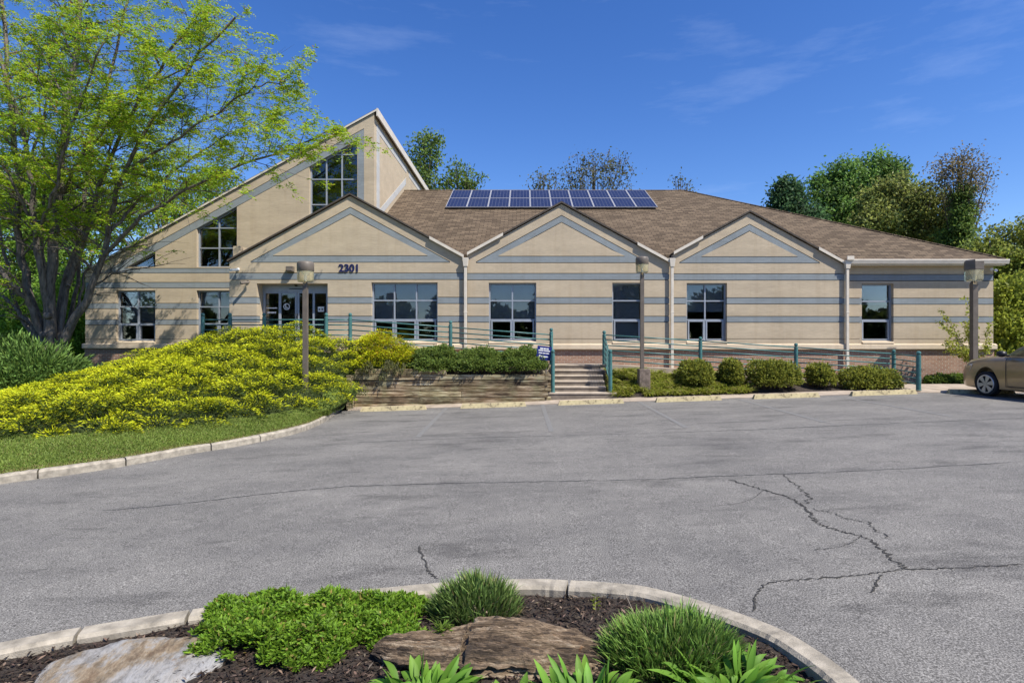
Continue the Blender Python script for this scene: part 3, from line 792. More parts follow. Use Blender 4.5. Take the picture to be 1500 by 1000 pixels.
# entrance: recess, sliding doors
x0, x1, z0, z1 = DOOR; yd = B1 + .42
jb = MB()
jb.box(x0 - .2, x0, B1 + .241, yd + .1, z0, z1 + .2); jb.box(x1, x1 + .2, B1 + .241, yd + .1, z0, z1 + .2)
jb.box(x0, x1, B1 + .241, yd + .1, z1, z1 + .2); jb.build('recess', M['tan'], bld)
dr = MB(); zl = Z_(427.5, yd)
dr.box(x0 + .002, x1 - .002, yd, yd + .12, zl, z1 - .002)
bars = [(385.0, 388.5), (408, 411.5), (432, 434.6), (435.3, 438), (457.8, 460.8), (477.5, 480)]
for a, b in bars: dr.box(X_(a, yd), X_(b, yd), yd + .01, yd + .08, z0, zl - .001)
edges = [(388.5, 408), (411.5, 432), (438, 457.8), (460.8, 477.5)]
for a, b in edges:
    dr.box(X_(a, yd) + .001, X_(b, yd) - .001, yd + .015, yd + .07, z0, z0 + .2)
    dr.box(X_(a, yd) + .001, X_(b, yd) - .001, yd + .015, yd + .07, zl - .05, zl - .002)
door = dr.build('door', M['frame'], bld)
pn = MB()
for a, b in edges: pn.box(X_(a, yd) + .001, X_(b, yd) - .001, yd + .04, yd + .046, z0 + .201, zl - .051)
pn.build('pane', M['glass'], door)
sn = MB(); sn.tube([(X_(434, yd), yd - .001, Z_(417.5, yd)), (X_(434, yd), yd - .05, Z_(417.5, yd))], .05, 12)
sn.box(X_(424, yd), X_(444, yd), yd - .02, yd - .001, Z_(423.6, yd), Z_(422.6, yd)); sn.build('door_sensor', M['black'], door)
st = MB(); yy = yd + .012
def strip(px0, px1, py0, py1): st.box(X_(px0, yy), X_(px1, yy), yd + .032, yd + .038, Z_(py1, yy), Z_(py0, yy))
for py_, runs in (((450.3, 451.8), ((389.6, 391.4), (392.0, 405.5))), ((456.4, 458.8), ((391.5, 396), (396.6, 401.2), (401.8, 404)))):
    for pa, pb in runs:
        st = MB(); strip(pa, pb, *py_); st.build('door_lettering', M['white'], door)
em = MB(); ex_, ez_ = X_(419.5, yy), Z_(449, yy)
em.add([(ex_ + r_ * cos(2 * pi * k / 24), yd + .033, ez_ + r_ * sin(2 * pi * k / 24)) for r_ in (.085, .11) for k in range(24)], [(k, (k + 1) % 24, 24 + (k + 1) % 24, 24 + k) for k in range(24)])
em.build('door_sticker', M['white'], door)
st = MB(); strip(417.5, 418.8, 446, 451); st.add([(ex_ - .02, yd + .034, ez_ - .045), (ex_ + .05, yd + .034, ez_ - .045), (ex_ + .05, yd + .034, ez_ - .02), (ex_ - .02, yd + .034, ez_ - .02)], [(0, 1, 2, 3)])
st.build('door_emblem', M['white'], door)
nt_ = MB(); nt_.box(X_(465.2, yd), X_(474.2, yd), yd + .030, yd + .036, Z_(456.5, yd), Z_(449, yd)); ntc = nt_.build('door_notice', M['white'], door)
for px in (467.6, 471.6):
    nk = MB(); nk.tube([(X_(px, yd), yd + .026, Z_(453, yd)), (X_(px, yd), yd + .029, Z_(453, yd))], .03, 10); nk.build('notice_mark', M['black'], door)
hn = MB()
for px in (434, 436.4): hn.tube([(X_(px, yd), yd - .03, 2.3), (X_(px, yd), yd - .03, 2.75)], .012, 6)
hn.build('handle', M['black'], door)

def text_mesh(body, size, extrude, bold=0):
    cu = bpy.data.curves.new('house_number', 'FONT'); cu.body = body; cu.size = size; cu.extrude = extrude; cu.offset = bold
    cu.align_x = 'CENTER'; cu.align_y = 'CENTER'
    to = bpy.data.objects.new('text_tmp', cu); COL.objects.link(to)
    dg = bpy.context.evaluated_depsgraph_get(); dg.update()
    me = bpy.data.meshes.new_from_object(to.evaluated_get(dg)); bpy.data.objects.remove(to); return me
me = text_mesh('2301', .35, .012, .008)
me.transform(Matrix.Translation(W(511.5, 393.2, B1 - .014)) @ Matrix.Rotation(R(90), 4, 'X')); me.name = 'house_number'
finish('house_number', me, M['navy'], bld)
# emergency light and cameras on the wall
p = W(426.5, 395.5, B1); m = MB(); m.box(p.x - .12, p.x + .12, B1 - .16, B1 - .002, p.z - .07, p.z + .11); m.box(p.x - .10, p.x + .10, B1 - .19, B1 - .161, p.z - .05, p.z + .02)
m.build('wall_light', M['bronze'], bld, bevel=.012)
for px, py, mat_, Y, ln in ((349, 394.5, 'white', B1, .24), (363.5, 413.0, 'bronze', B1, .2), (1452, 394.8, 'white', BR, .24)):
    p = W(px, py, Y); m = MB()
    m.tube([(p.x, Y - .002, p.z), (p.x, Y - .03, p.z)], .05, 10); m.tube([(p.x, Y - .028, p.z), (p.x - .01, Y - .10, p.z - .03)], .015, 6)
    m.tube([(p.x + .06, Y - .09, p.z - .02), (p.x - .10, Y - .09 - ln, p.z - .07)], [.04, .045], 10); m.build('security_camera', M[mat_], bld, smooth=False)

# ------------------------------------------------------------------ solar panels
PW = 9.09 / 10; ang = math.atan(RS); SLN = 1.49
def roofp(x, y, lift): return Vector((x, y, EZ + RS * (y - EY) + lift))
ORD = ['first', 'second', 'third', 'fourth', 'fifth', 'sixth', 'seventh', 'eighth', 'ninth', 'tenth']
proto = None
for row in range(2):
    for c in range(10):
        y = 24.52 + row * 1.5 * cos(ang); x = -3.37 + c * PW
        lab = f"dark blue solar panel on the brown roof, {'upper' if row else 'lower'} row, {ORD[c]} from the left end"
        if proto is None:
            proto = thing('solar_panel', lab, 'solar panel', (0, 0, 0), 0, 'solar panels on the main roof')
            WL[proto.name] = Vector((0, 0, 0))
            fm = MB(); w_, h_ = PW - .012, SLN - .012; b_ = .022
            fm.box(0, w_, 0, b_, -.04, 0); fm.box(0, w_, h_ - b_, h_, -.04, 0); fm.box(0, b_, b_, h_ - b_, -.04, 0); fm.box(w_ - b_, w_, b_, h_ - b_, -.04, 0)
            fm.box(.1, .14, .2, .24, -.13, -.041); fm.box(w_ - .14, w_ - .1, .2, .24, -.13, -.041)
            fm.build('panel_frame', mk('panel_aluminium', (.42, .42, .43), .05, 5, .4, metallic=.2), proto)
            MB().box(b_, w_ - b_, b_, h_ - b_, -.03, -.006).build('cell_sheet', M['cells'], proto)
            t = proto
        else:
            t = proto.copy(); COL.objects.link(t); t['label'] = lab
            for ch in proto.children:
                q = ch.copy(); COL.objects.link(q); q.parent = t
        t.location = roofp(x, y, .13); t.rotation_euler = (ang, 0, 0)

# ------------------------------------------------------------------ stairs, ramps, timber wall
stairs = MB(); risers = MB()
SX0, SX1 = X_(812, 16.8), X_(889, 16.8)
def slope_z(x): return A(x) + .07
base_z = .16
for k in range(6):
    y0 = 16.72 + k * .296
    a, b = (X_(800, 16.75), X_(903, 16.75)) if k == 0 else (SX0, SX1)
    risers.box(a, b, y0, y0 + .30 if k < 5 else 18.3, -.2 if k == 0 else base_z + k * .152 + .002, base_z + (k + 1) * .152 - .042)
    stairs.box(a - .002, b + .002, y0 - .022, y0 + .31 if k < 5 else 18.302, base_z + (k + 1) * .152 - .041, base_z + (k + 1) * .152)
st_ = thing('concrete_stairs', 'flight of six concrete steps up to the front walkway between teal posts', 'stairs', (1.6, 16.72, .1))
stairs.build('treads', mk('sunlit_tread_concrete', (.44, .37, .29), .2, 4, .9, .3, 80), st_); risers.build('risers', mk('stained_shaded_riser_concrete', (.17, .14, .11), .3, 4, .9, .4, 60), st_)  # shade mixed into the dirty riser colour, sunlight into the tread colour
LZ = base_z + 6 * .152 - .004
rm = MB()
rx = X_(885, 18.2)
rm.box(.7, rx + .1, 18.305, B1 - .0, 0, LZ)
rm.hexa([(-5.3, 17.95, .2), (.7, 17.95, .2), (.7, B1, .2), (-5.3, B1, .2)], [(-5.3, 17.95, 1.54), (.7, 17.95, LZ), (.7, B1, LZ), (-5.3, B1, 1.54)])
rm.box(-10.4, -5.3, 17.9, B1 + .6, .2, 1.54)
rm.hexa([(rx + .1, 18.1, 0), (11.7, 18.1, 0), (11.7, B3 + .03, 0), (rx + .1, B3 + .03, 0)], [(rx + .1, 18.1, LZ), (11.7, 18.1, .47), (11.7, B3 + .03, .47), (rx + .1, B3 + .03, LZ)])
rm.build('walkway', M['conc'], kind='structure')
pv = MB(); pv.hexa([(10.7, 16.73, .1), (16, 16.73, .1), (16, 18.05, .1), (10.7, 18.05, .1)], [(10.7, 16.73, A(10.7) + .075), (16, 16.73, .44), (16, 18.05, .47), (10.7, 18.05, .46)])
pv.build('path', M['conc'], kind='structure')

tw = MB(); tx0, tx1 = X_(519, 16.62), X_(803, 16.62)
for k in range(7):
    zb = -.14 + k * .165
    x_a, x_b = tx0, tx1
    if k == 6: x_b = X_(654, 16.62)
    xs = [x_a, x_a + (1.9 if k % 2 else 3.1), x_b] if k < 6 else [x_a, x_b]
    for a, b in zip(xs[:-1], xs[1:]):
        if b <= a: continue
        j = random.uniform(-.018, .018); e = .10 if (k % 2 and b == xs[-1]) else 0
        z1_ = zb + .152
        tw.hexa([(a + .003, 16.62 + j, zb), (b - .003 - e, 16.62 + j, zb), (b - .003 - e, 16.79, zb), (a + .003, 16.79, zb)],
                [(a + .003, 16.62 + j, z1_ + random.uniform(-.006, .004)), (b - .003 - e, 16.62 + j, z1_ + random.uniform(-.006, .004)), (b - .003 - e, 16.79, z1_), (a + .003, 16.79, z1_)])
    if k < 6:
        tw.box(tx1 - .09, tx1 + .08, 16.66 if k % 2 else 16.80, 18.25, zb, zb + .157)
        tw.box(tx0 - .14, tx0 - .005, 16.3, 17.9, zb, zb + .15)
tw.box(tx1 - .16, tx1 - .10, 16.79, 16.83, -.1, .95)
o = tw.build('timber_retaining_wall', M['timber'], origin=(-2, 16.7, 0), bevel=.008); props(o, 'low retaining wall of stacked weathered timbers below the dark hedge', 'retaining wall')

# planting soil behind the timber wall and the bed on the right
MB().hexa([(tx0, 16.79, .3), (tx1 - .09, 16.79, .3), (tx1 - .09, 17.95, .3), (tx0, 17.95, .3)], [(tx0, 16.79, .80), (tx1 - .09, 16.79, .78), (tx1 - .09, 17.95, .95), (tx0, 17.95, 1.2)]).build('planting_soil', M['soil'], kind='structure')
rows = []
rzf = lambda x: np.interp(x, [2.5, 11.7], [LZ - .14, .40])
def bedz(x, t): return A(x) + .06 + (rzf(x) - A(x) - .06) * t + .03 * noise.noise(Vector((x * 2, t * 3, 0)))
for i in range(50):
    x = 2.52 + i / 49 * 8.35
    rows.append([(x, 16.73 + j / 8 * 1.4, bedz(x, j / 8)) for j in range(9)])
grid_mesh('mulch_bed', rows, M['mulch'])
def bed_pt(px, Y): x = X_(px, Y); return x, Y, bedz(x, (Y - 16.73) / 1.4)

# ------------------------------------------------------------------ railings
def post(parent, p, h, r=.058):
    m = MB(); m.lathe(p, [(r * 1.35, 0), (r * 1.35, .012), (r, .013), (r, h - .07), (r * .75, h - .065), (r * .75, h - .05)], 12)
    m.lathe(p, [(r * .2, h - .055), (r * .85, h - .035), (r * 1.0, h), (r * .85, h + .035), (r * .3, h + .055)], 12)
    return m.build('post', M['teal'], parent, smooth=False)
def rails(parent, a, b, hts, r=.019):
    for h in hts:
        MB().tube([Vector(a) + Vector((0, 0, h)), Vector(b) + Vector((0, 0, h))], r, 7).build('rail', M['teal'], parent, smooth=True)
HT = [.14, .30, .46, .62, .78, .94]
RYL = 18.0
def zl_(x): return float(np.interp(x, [-5.3, .7], [1.54, LZ]))
ppx = [297, 337, 387, 478, 513, 660, 807.5]
pts = []
for px in ppx:
    Y = 18.0; x = X_(px, Y); pts.append(Vector((x, Y, zl_(x))))
rl = thing('handrail', 'teal metal railing along the ramp from the entrance down to the top of the steps', 'railing', tuple(pts[3]))
for p in pts: post(rl, p, 1.10)
for a, b in zip(pts[:-1], pts[1:]): rails(rl, a, b, HT)
ybot = 16.83
lb = Vector((X_(809.8, ybot), ybot, base_z + .152)); rb = Vector((X_(894, ybot), ybot, base_z + .152))
sl = thing('handrail', 'teal stair railing on the left of the concrete steps beside the small blue sign', 'railing', tuple(lb))
post(sl, lb, 1.20); rails(sl, lb + Vector((0, .05, .13)), pts[-1] + Vector((.0, -.05, 0)), HT)
pr = [Vector((X_(px, 18.15), 18.15, 0)) for px in (885, 1026, 1166, 1309)]
for p in pr: p.z = float(np.interp(p.x, [rx + .1, 11.7], [LZ, .47]))
pr[0].z = LZ
sr = thing('handrail', 'teal stair railing on the right of the concrete steps, seen nearly end-on', 'railing', tuple(rb))
post(sr, rb, 1.20); rails(sr, rb + Vector((0, .05, .13)), pr[0] + Vector((0, -.05, 0)), HT)
rr = thing('handrail', 'long teal railing sloping down the ramp behind the clipped shrubs on the right', 'railing', tuple(pr[1]))
for p in pr: post(rr, p, 1.02)
for a, b in zip(pr[:-1], pr[1:]): rails(rr, a, b, HT)
pe = Vector((X_(1345.5, 15.95), 15.95, A(11) + .03)); pe = Vector((X_(1345.5, 16.35), 16.35, A(11) + .06))
post(rr, pe, 1.06, .064); rails(rr, pr[-1], pe + Vector((0, 0, .02)), HT)
fr_ = thing('handrail', 'short teal railing at the far right corner of the building behind the car', 'railing', (16.6, 20.6, .4))
q0, q1 = W(1452, 519, 20.4), W(1484, 540, 20.4)
for dz in (0, .2, .4, .6, .8): MB().tube([q0 + Vector((0, 0, dz)), q1 + Vector((0, 0, dz))], .022, 7).build('rail', M['teal'], fr_)
for q in (q0, q1): post(fr_, Vector((q.x, q.y, .25)), q.z + .9 - .25)

# small blue sign beside the steps
sg = thing('yard_sign', 'small tilted blue sign with white lettering beside the left stair post', 'sign', tuple(W(796, 540, 16.88)))
tl, tr2, br2, bl = W(787.6, 505.8, 16.88), W(808.5, 508.3, 16.88), W(806, 528.3, 16.88), W(784.8, 526.6, 16.88)
MB().prism_dir([bl, br2, tr2, tl], (0, .012, 0)).build('sign_panel', M['signblue'], sg)
u = (tr2 - tl); v = (bl - tl); wl_ = MB()
def sline(a0, a1, b0, b1):
    q = [tl + u * a0 + v * b1, tl + u * a1 + v * b1, tl + u * a1 + v * b0, tl + u * a0 + v * b0]
    wl_.prism_dir([Vector((p.x, p.y - .004, p.z)) for p in q], (0, .003, 0))
for b0, b1, runs in ((.12, .22, ((.2, .42), (.45, .6), (.63, .8))), (.27, .35, ((.1, .45), (.48, .9))), (.45, .52, ((.14, .40), (.43, .62), (.65, .88))), (.68, .76, ((.34, .85),))):
    for a0, a1 in runs: sline(a0, a1, b0, b1)
sline(.18, .28, .62, .80); sline(.04, .30, .93, .97)
wl_.build('sign_lettering', M['white'], sg)
m = MB()
for k in (.3, .75):
    p = bl.lerp(br2, k); m.tube([(p.x, p.y + .02, p.z + .25), (p.x - .01, p.y + .02, .85)], .006, 5)
m.build('wire_stake', M['alloy'], sg)

# ------------------------------------------------------------------ wheel stops
STOPS = [(575.5, 601), (722.5, 596.5), (866, 591.5), (1009.5, 587), (1153, 583), (1296.5, 578.5), (1440, 576.5)]
SL_LAB = ['pale yellow wheel stop by the left end of the timber wall', 'yellow wheel stop with a rust stain in front of the timber wall', 'cracked yellow wheel stop in front of the concrete steps', 'yellow wheel stop in front of the grassy planting right of the steps',
          'grey-yellow wheel stop in front of the largest clipped shrub', 'wheel stop in front of the rightmost clipped shrub and the railing end', 'grey wheel stop partly hidden by the front wheel of the parked car']
for i, (px, py) in enumerate(STOPS):
    Y = 15.86; x = X_(px, Y); h = .125; hw = .915; m = MB()
    ys = [0, .04, .12, .16]; zs = [0, h, h, 0]
    nx = 19; vs = []
    for j in range(nx):
        t = j / (nx - 1); xx = -hw + 2 * hw * t
        tap = .045 if j in (0, nx - 1) else 0
        for a, b in zip(ys, zs):
            jit = random.uniform(-.004, .004)
            vs.append((xx + (tap * (1 if j == 0 else -1) if b > 0 else 0), a + jit, b + (random.uniform(-.006, .002) if b > 0 else 0) + A(x + xx) - A(x)))
    m.add(vs, [(j * 4 + k, j * 4 + k + 1, (j + 1) * 4 + k + 1, (j + 1) * 4 + k) for j in range(nx - 1) for k in range(3)] + [(0, 1, 2, 3), tuple((nx - 1) * 4 + k for k in (3, 2, 1, 0))])
    o = m.build('wheel_stop', M['stop']); o.location = (x, Y, A(x) - .003); o.rotation_euler = (0, 0, R(random.uniform(-.9, .9)))
    props(o, SL_LAB[i], 'wheel stop', 'concrete wheel stops along the parking row')

# ------------------------------------------------------------------ lamp posts
def lamp(px, pytop, Y, zbase, dia, polew, label, facet, foot):
    t = thing('lamp_post', label, 'lamp post', (X_(px, Y), Y, zbase), 0, 'parking lot lamp posts'); c = Vector((X_(px, Y), Y, 0))
    zt_ = Z_(pytop, Y); hh = dia * 1.24
    m = MB(); hw = polew / 2
    m.box(c.x - hw, c.x + hw, Y - hw, Y + hw, zbase, zt_ - hh - .10)
    m.hexa([(c.x - hw, Y - hw, zt_ - hh - .10), (c.x + hw, Y - hw, zt_ - hh - .10), (c.x + hw, Y + hw, zt_ - hh - .10), (c.x - hw, Y + hw, zt_ - hh - .10)],
           [(c.x - hw * .7, Y - hw * .7, zt_ - hh - .0), (c.x + hw * .7, Y - hw * .7, zt_ - hh), (c.x + hw * .7, Y + hw * .7, zt_ - hh), (c.x - hw * .7, Y + hw * .7, zt_ - hh)])
    m.build('pole', M['bronze'], t)
    r = dia / 2; ns = 6 if facet else 24
    m = MB(); m.lathe((c.x, Y, zt_), [(r * .98, -hh * .48), (r, -hh * .47), (r, -.06), (r * .9, -.015), (r * .6, 0), (.01, .005)], ns); cap = m.build('lamp_cap', M['bronze'], t, smooth=not facet)
    m = MB(); m.lathe((c.x, Y, zt_), [(r * .25, -hh + .005), (r * .86, -hh), (r * .95, -hh * .93), (r * .96, -hh * .485)], ns, True, False); gl = m.build('lamp_shade', M['amber'], t, smooth=not facet)
    m = MB(); m.lathe((c.x, Y, zt_), [(r * .14, -hh + .01), (r * .16, -hh * .7), (r * .5, -hh * .5), (r * .5, -hh * .485)], 12); m.build('lamp_reflector', M['white'], t)
    if foot:
        m = MB(); m.box(c.x - .165 + .05, c.x + .165 + .05, Y - .165, Y + .165, zbase - .3, zbase + foot); m.build('lamp_foot', mk('stained_shaded_footing', (.16, .125, .10), .5, 9, .9, .5, 40), t, bevel=.015)  # stain mottling over a base colour darkened to hold the plants' shade
lamp(447.5, 383, 14.5, .35, .415, .11, 'bronze lamp post with a round head standing in the golden junipers', False, 0)
lamp(940.5, 376, 17.1, .66, .385, .105, 'bronze lamp post with a round head on a stained, shade-toned concrete footing right of the steps', False, .32)
lamp(1426.5, 380.5, 17.9, .40, .54, .155, 'bronze lamp post with a large faceted head behind the parked car', True, .12)

# ------------------------------------------------------------------ parked car
def build_car():
    t = thing('parked_car', 'champagne tan saloon car parked nose-in at the right edge of the lot', 'car', (0, 0, 0))
    L_, HW = 4.75, .90
    # stations: x back from the nose, half width, sill z, shoulder z, top z
    ST = [(0.00, .52, .36, .54, .62), (.03, .64, .28, .60, .70), (.12, .76, .22, .68, .785), (.30, .84, .19, .745, .86), (.60, .88, .18, .80, .915), (.95, .89, .18, .84, .955), (1.30, .895, .18, .865, .985), (1.55, .90, .18, .88, 1.0),
          (2.2, .905, .18, .89, .99), (3.0, .905, .18, .91, 1.0), (3.7, .895, .19, .93, 1.03), (4.1, .88, .21, .93, 1.05), (4.5, .83, .26, .90, 1.03), (4.68, .76, .32, .84, .97), (4.75, .66, .40, .76, .88)]
    mb = MB(); ring = []
    for x, hw, z0, zs, zt2 in ST:
        half = [(hw * .80, z0), (hw * .95, z0 + .03), (hw * .985, z0 + (zs - z0) * .33), (hw * 1.0, z0 + (zs - z0) * .62), (hw * .985, z0 + (zs - z0) * .86), (hw * .93, zs), (hw * .80, zs + (zt2 - zs) * .62), (hw * .45, zt2 - .01), (0, zt2)]
        r = [(x, -a, b) for a, b in half] + [(x, a, b) for a, b in half[-2::-1]]
        ring.append(r)
    n = len(ring[0]); mb.v = [v for r in ring for v in r]
    mb.f = [(i * n + j, i * n + (j + 1) % n, (i + 1) * n + (j + 1) % n, (i + 1) * n + j) for i in range(len(ring) - 1) for j in range(n)]
    mb.f += [tuple(range(n)), tuple((len(ring) - 1) * n + j for j in range(n - 1, -1, -1))]
    body = mb.build('body', M['car'], t, smooth=True)
    # wheel arches cut out of the shell
    cutm = MB(); WX = (.93, 3.68)
    for wx in WX:
        for s in (-1, 1): cutm.tube([(wx, s * .62, .325), (wx, s * 1.1, .325)], .365, 40)
    cutter = cutm.build('cutter', M['car'], None)
    bmod = body.modifiers.new('b', 'BOOLEAN'); bmod.object = cutter; bmod.operation = 'DIFFERENCE'; bmod.solver = 'EXACT'
    sub = body.modifiers.new('e', 'EDGE_SPLIT'); sub.split_angle = R(38)
    dg = bpy.context.evaluated_depsgraph_get(); dg.update()
    me = bpy.data.meshes.new_from_object(body.evaluated_get(dg)); body.modifiers.clear(); body.data = me
    bpy.data.objects.remove(cutter)
    # greenhouse
    gh = MB(); lv = [(1.12, 4.28, .82, .90), (1.42, 4.08, .765, 1.12), (1.80, 3.78, .68, 1.33), (2.12, 3.50, .60, 1.43), (2.5, 3.2, .45, 1.465)]
    rg = []
    for xa, xb, hw, z in lv:
        q = []
        for s in (-1, 1):
            pts_ = [(xa + .10, hw * .78), (xa + .22, hw * .95), (xa + .5, hw), ((xa + xb) / 2, hw), (xb - .5, hw), (xb - .2, hw * .94), (xb - .08, hw * .78)]
            q += [(x, s * y, z) for x, y in (pts_ if s < 0 else pts_[::-1])]
        rg.append(q)
    k = len(rg[0]); gh.v = [v for r in rg for v in r]
    gh.f = [(i * k + j, i * k + (j + 1) % k, (i + 1) * k + (j + 1) % k, (i + 1) * k + j) for i in range(len(rg) - 1) for j in range(k)] + [tuple((len(rg) - 1) * k + j for j in range(k))]
    gh.build('cabin', M['car'], t, smooth=True)
    # glass: panes set a little proud of the cabin surface
    def ghp(u, zf_, side):                                         # point on the side surface; u along, zf_ 0..1 between belt and roof rail
        a, b = (lv[0], lv[1]), (lv[1], lv[2]); z = .955 + zf_ * (1.375 - .955)
        zs = [l[3] for l in lv]; hw = float(np.interp(z, zs, [l[2] for l in lv])); xa = float(np.interp(z, zs, [l[0] for l in lv])); xb = float(np.interp(z, zs, [l[1] for l in lv]))
        x = xa + .42 + u * (xb - xa - .84); return Vector((x, side * (hw + .012), z))
    for side in (-1, 1):
        for u0, u1 in ((-.075, .46), (.52, .94)):
            rows_ = [[ghp(u0 + (u1 - u0) * i / 6, j / 3, side) for i in range(7)] for j in range(4)]
            m = MB(); m.v = [tuple(p) for r in rows_ for p in r]; m.f = [(j * 7 + i, j * 7 + i + 1, (j + 1) * 7 + i + 1, (j + 1) * 7 + i) for j in range(3) for i in range(6)]
            m.build('side_window', M['carglass'], t)
    m = MB(); fr2 = []
    for z, dx in ((.96, 0), (1.12, 0), (1.33, 0), (1.41, 0)):
        zs = [l[3] for l in lv]; xa = float(np.interp(z, zs, [l[0] for l in lv])); hw = float(np.interp(z, zs, [l[2] for l in lv]))
        fr2.append([(xa + .085 - .012 + (.05 if abs(s) > .9 else 0), s * hw * .74, z + .01) for s in (-1, -.5, 0, .5, 1)])
    m.v = [p for r in fr2 for p in r]; m.f = [(j * 5 + i, j * 5 + i + 1, (j + 1) * 5 + i + 1, (j + 1) * 5 + i) for j in range(3) for i in range(4)]
    m.build('windscreen', M['carglass'], t)
    m = MB(); fr2 = []
    for z in (1.0, 1.12, 1.33, 1.41):
        zs = [l[3] for l in lv]; xb = float(np.interp(z, zs, [l[1] for l in lv])); hw = float(np.interp(z, zs, [l[2] for l in lv]))
        fr2.append([(xb - .068 - (.05 if abs(s) > .9 else 0), s * hw * .74, z + .01) for s in (-1, -.5, 0, .5, 1)])
    m.v = [p for r in fr2 for p in r]; m.f = [(j * 5 + i, j * 5 + i + 1, (j + 1) * 5 + i + 1, (j + 1) * 5 + i) for j in range(3) for i in range(4)]
    m.build('rear_window', M['carglass'], t)
    for side in (-1, 1):
        # seams, handles, mirror
        sm_ = MB()
        for x in (1.50, 2.62, 3.55): sm_.tube([(x, side * .898, .30), (x, side * .910, .62), (x - .01, side * .885, .84), (x, side * .84, .90)], .006, 5)
        sm_.tube([(1.5, side * .90, .295), (3.5, side * .90, .295)], .008, 5); sm_.build('door_seam', M['black'], t)
        for x in (2.42, 3.42): MB().box(x - .10, x + .10, side * .915 - .02, side * .915 + .02, .76, .79).build('door_handle', M['car'], t, bevel=.008)
        mr = MB(); mr.lathe((1.50, side * 1.02, 1.0), [(.03, -.075), (.10, -.05), (.115, 0), (.09, .06), (.03, .08)], 12); mr.tube([(1.55, side * .86, .96), (1.52, side * .98, .98)], .03, 6)
        mr.build('mirror', M['black'], t, smooth=True)
        hl = MB(); hl.add([(.16, side * .745, .56), (.42, side * .855, .60), (.52, side * .862, .735), (.30, side * .795, .715)], [(0, 1, 2, 3)])
        h_ob = hl.build('headlight', M['lens'], t)
        tl_ = MB(); tl_.box(4.60, 4.74, side * .72 - .1, side * .72 + .06, .68, .88); tl_.build('tail_light', mk('red_lens', (.45, .02, .02), .1, 5, .2), t, bevel=.02)
    gr = MB(); gr.box(-.012, .06, -.42, .42, .40, .52); gr.build('grille', M['black'], t, bevel=.01)
    bp = MB(); bp.box(.35, 1.6, -.6, .6, .19, .5); bp.box(2.9, 4.4, -.5, .5, .19, .5); bp.build('underbody', M['black'], t)
    for wx in WX:
        for s in (-1, 1):
            c = Vector((wx, s * .80, .325)); m = MB(); prof = [(.235, .09), (.30, .10), (.322, .08), (.325, .04), (.325, -.04), (.322, -.08), (.30, -.10), (.235, -.09)]
            N_ = 40; vs = []
            for r_, y_ in prof:
                for j in range(N_): a = 2 * pi * j / N_; vs.append((c.x + r_ * cos(a), c.y + s * y_, c.z + r_ * sin(a)))
            K = len(prof); m.add(vs, [(i * N_ + j, i * N_ + (j + 1) % N_, ((i + 1) % K) * N_ + (j + 1) % N_, ((i + 1) % K) * N_ + j) for i in range(K) for j in range(N_)])
            wh = m.build('wheel', M['tyre'], t, smooth=True)
            h = MB(); y = c.y + s * .085
            for a0, r0 in ((0, 0),):
                h.tube([(c.x, y - s * .02, c.z), (c.x, y + s * .012, c.z)], .055, 14)
            vs = []; N2 = 40
            for r_, y_ in ((.212, .0), (.212, .014), (.236, .018), (.248, .004), (.248, -.01)):
                for j in range(N2): a = 2 * pi * j / N2; vs.append((c.x + r_ * cos(a), y + s * y_, c.z + r_ * sin(a)))
            h.add(vs, [(i * N2 + j, i * N2 + (j + 1) % N2, (i + 1) * N2 + (j + 1) % N2, (i + 1) * N2 + j) for i in range(4) for j in range(N2)])
            for q in range(6):
                a = 2 * pi * q / 6 + .2; e = Vector((cos(a), 0, sin(a))); p_ = Vector((-sin(a), 0, cos(a)))
                cc = Vector((c.x, y, c.z))
                lo = [cc + e * .04 - p_ * .026, cc + e * .04 + p_ * .026, cc + e * .216 + p_ * .062, cc + e * .216 - p_ * .062]
                h.prism_dir(lo, (0, s * .012, 0))
            h.build('rim', M['alloy'], wh)
            bd = MB(); bd.tube([(c.x, y - s * .03, c.z), (c.x, y - s * .02, c.z)], .232, 24); bd.build('brake_disc', M['black'], wh)
    for ch in t.children:                                          # taller shoulders and cabin over the same wheels
        if ch.name.startswith('wheel'): continue
        for v in ch.data.vertices: v.co.z += .13 * min(1, max(0, (v.co.z - .50) / .28))
    return t
car = build_car()
hd = R(90 + 7)                                                     # nose points at the building, turned a touch to the left
car.rotation_euler = (0, 0, hd + pi)
nose = Vector((13.02, 16.26, 0)); nose.z = A(13)
car.location = nose

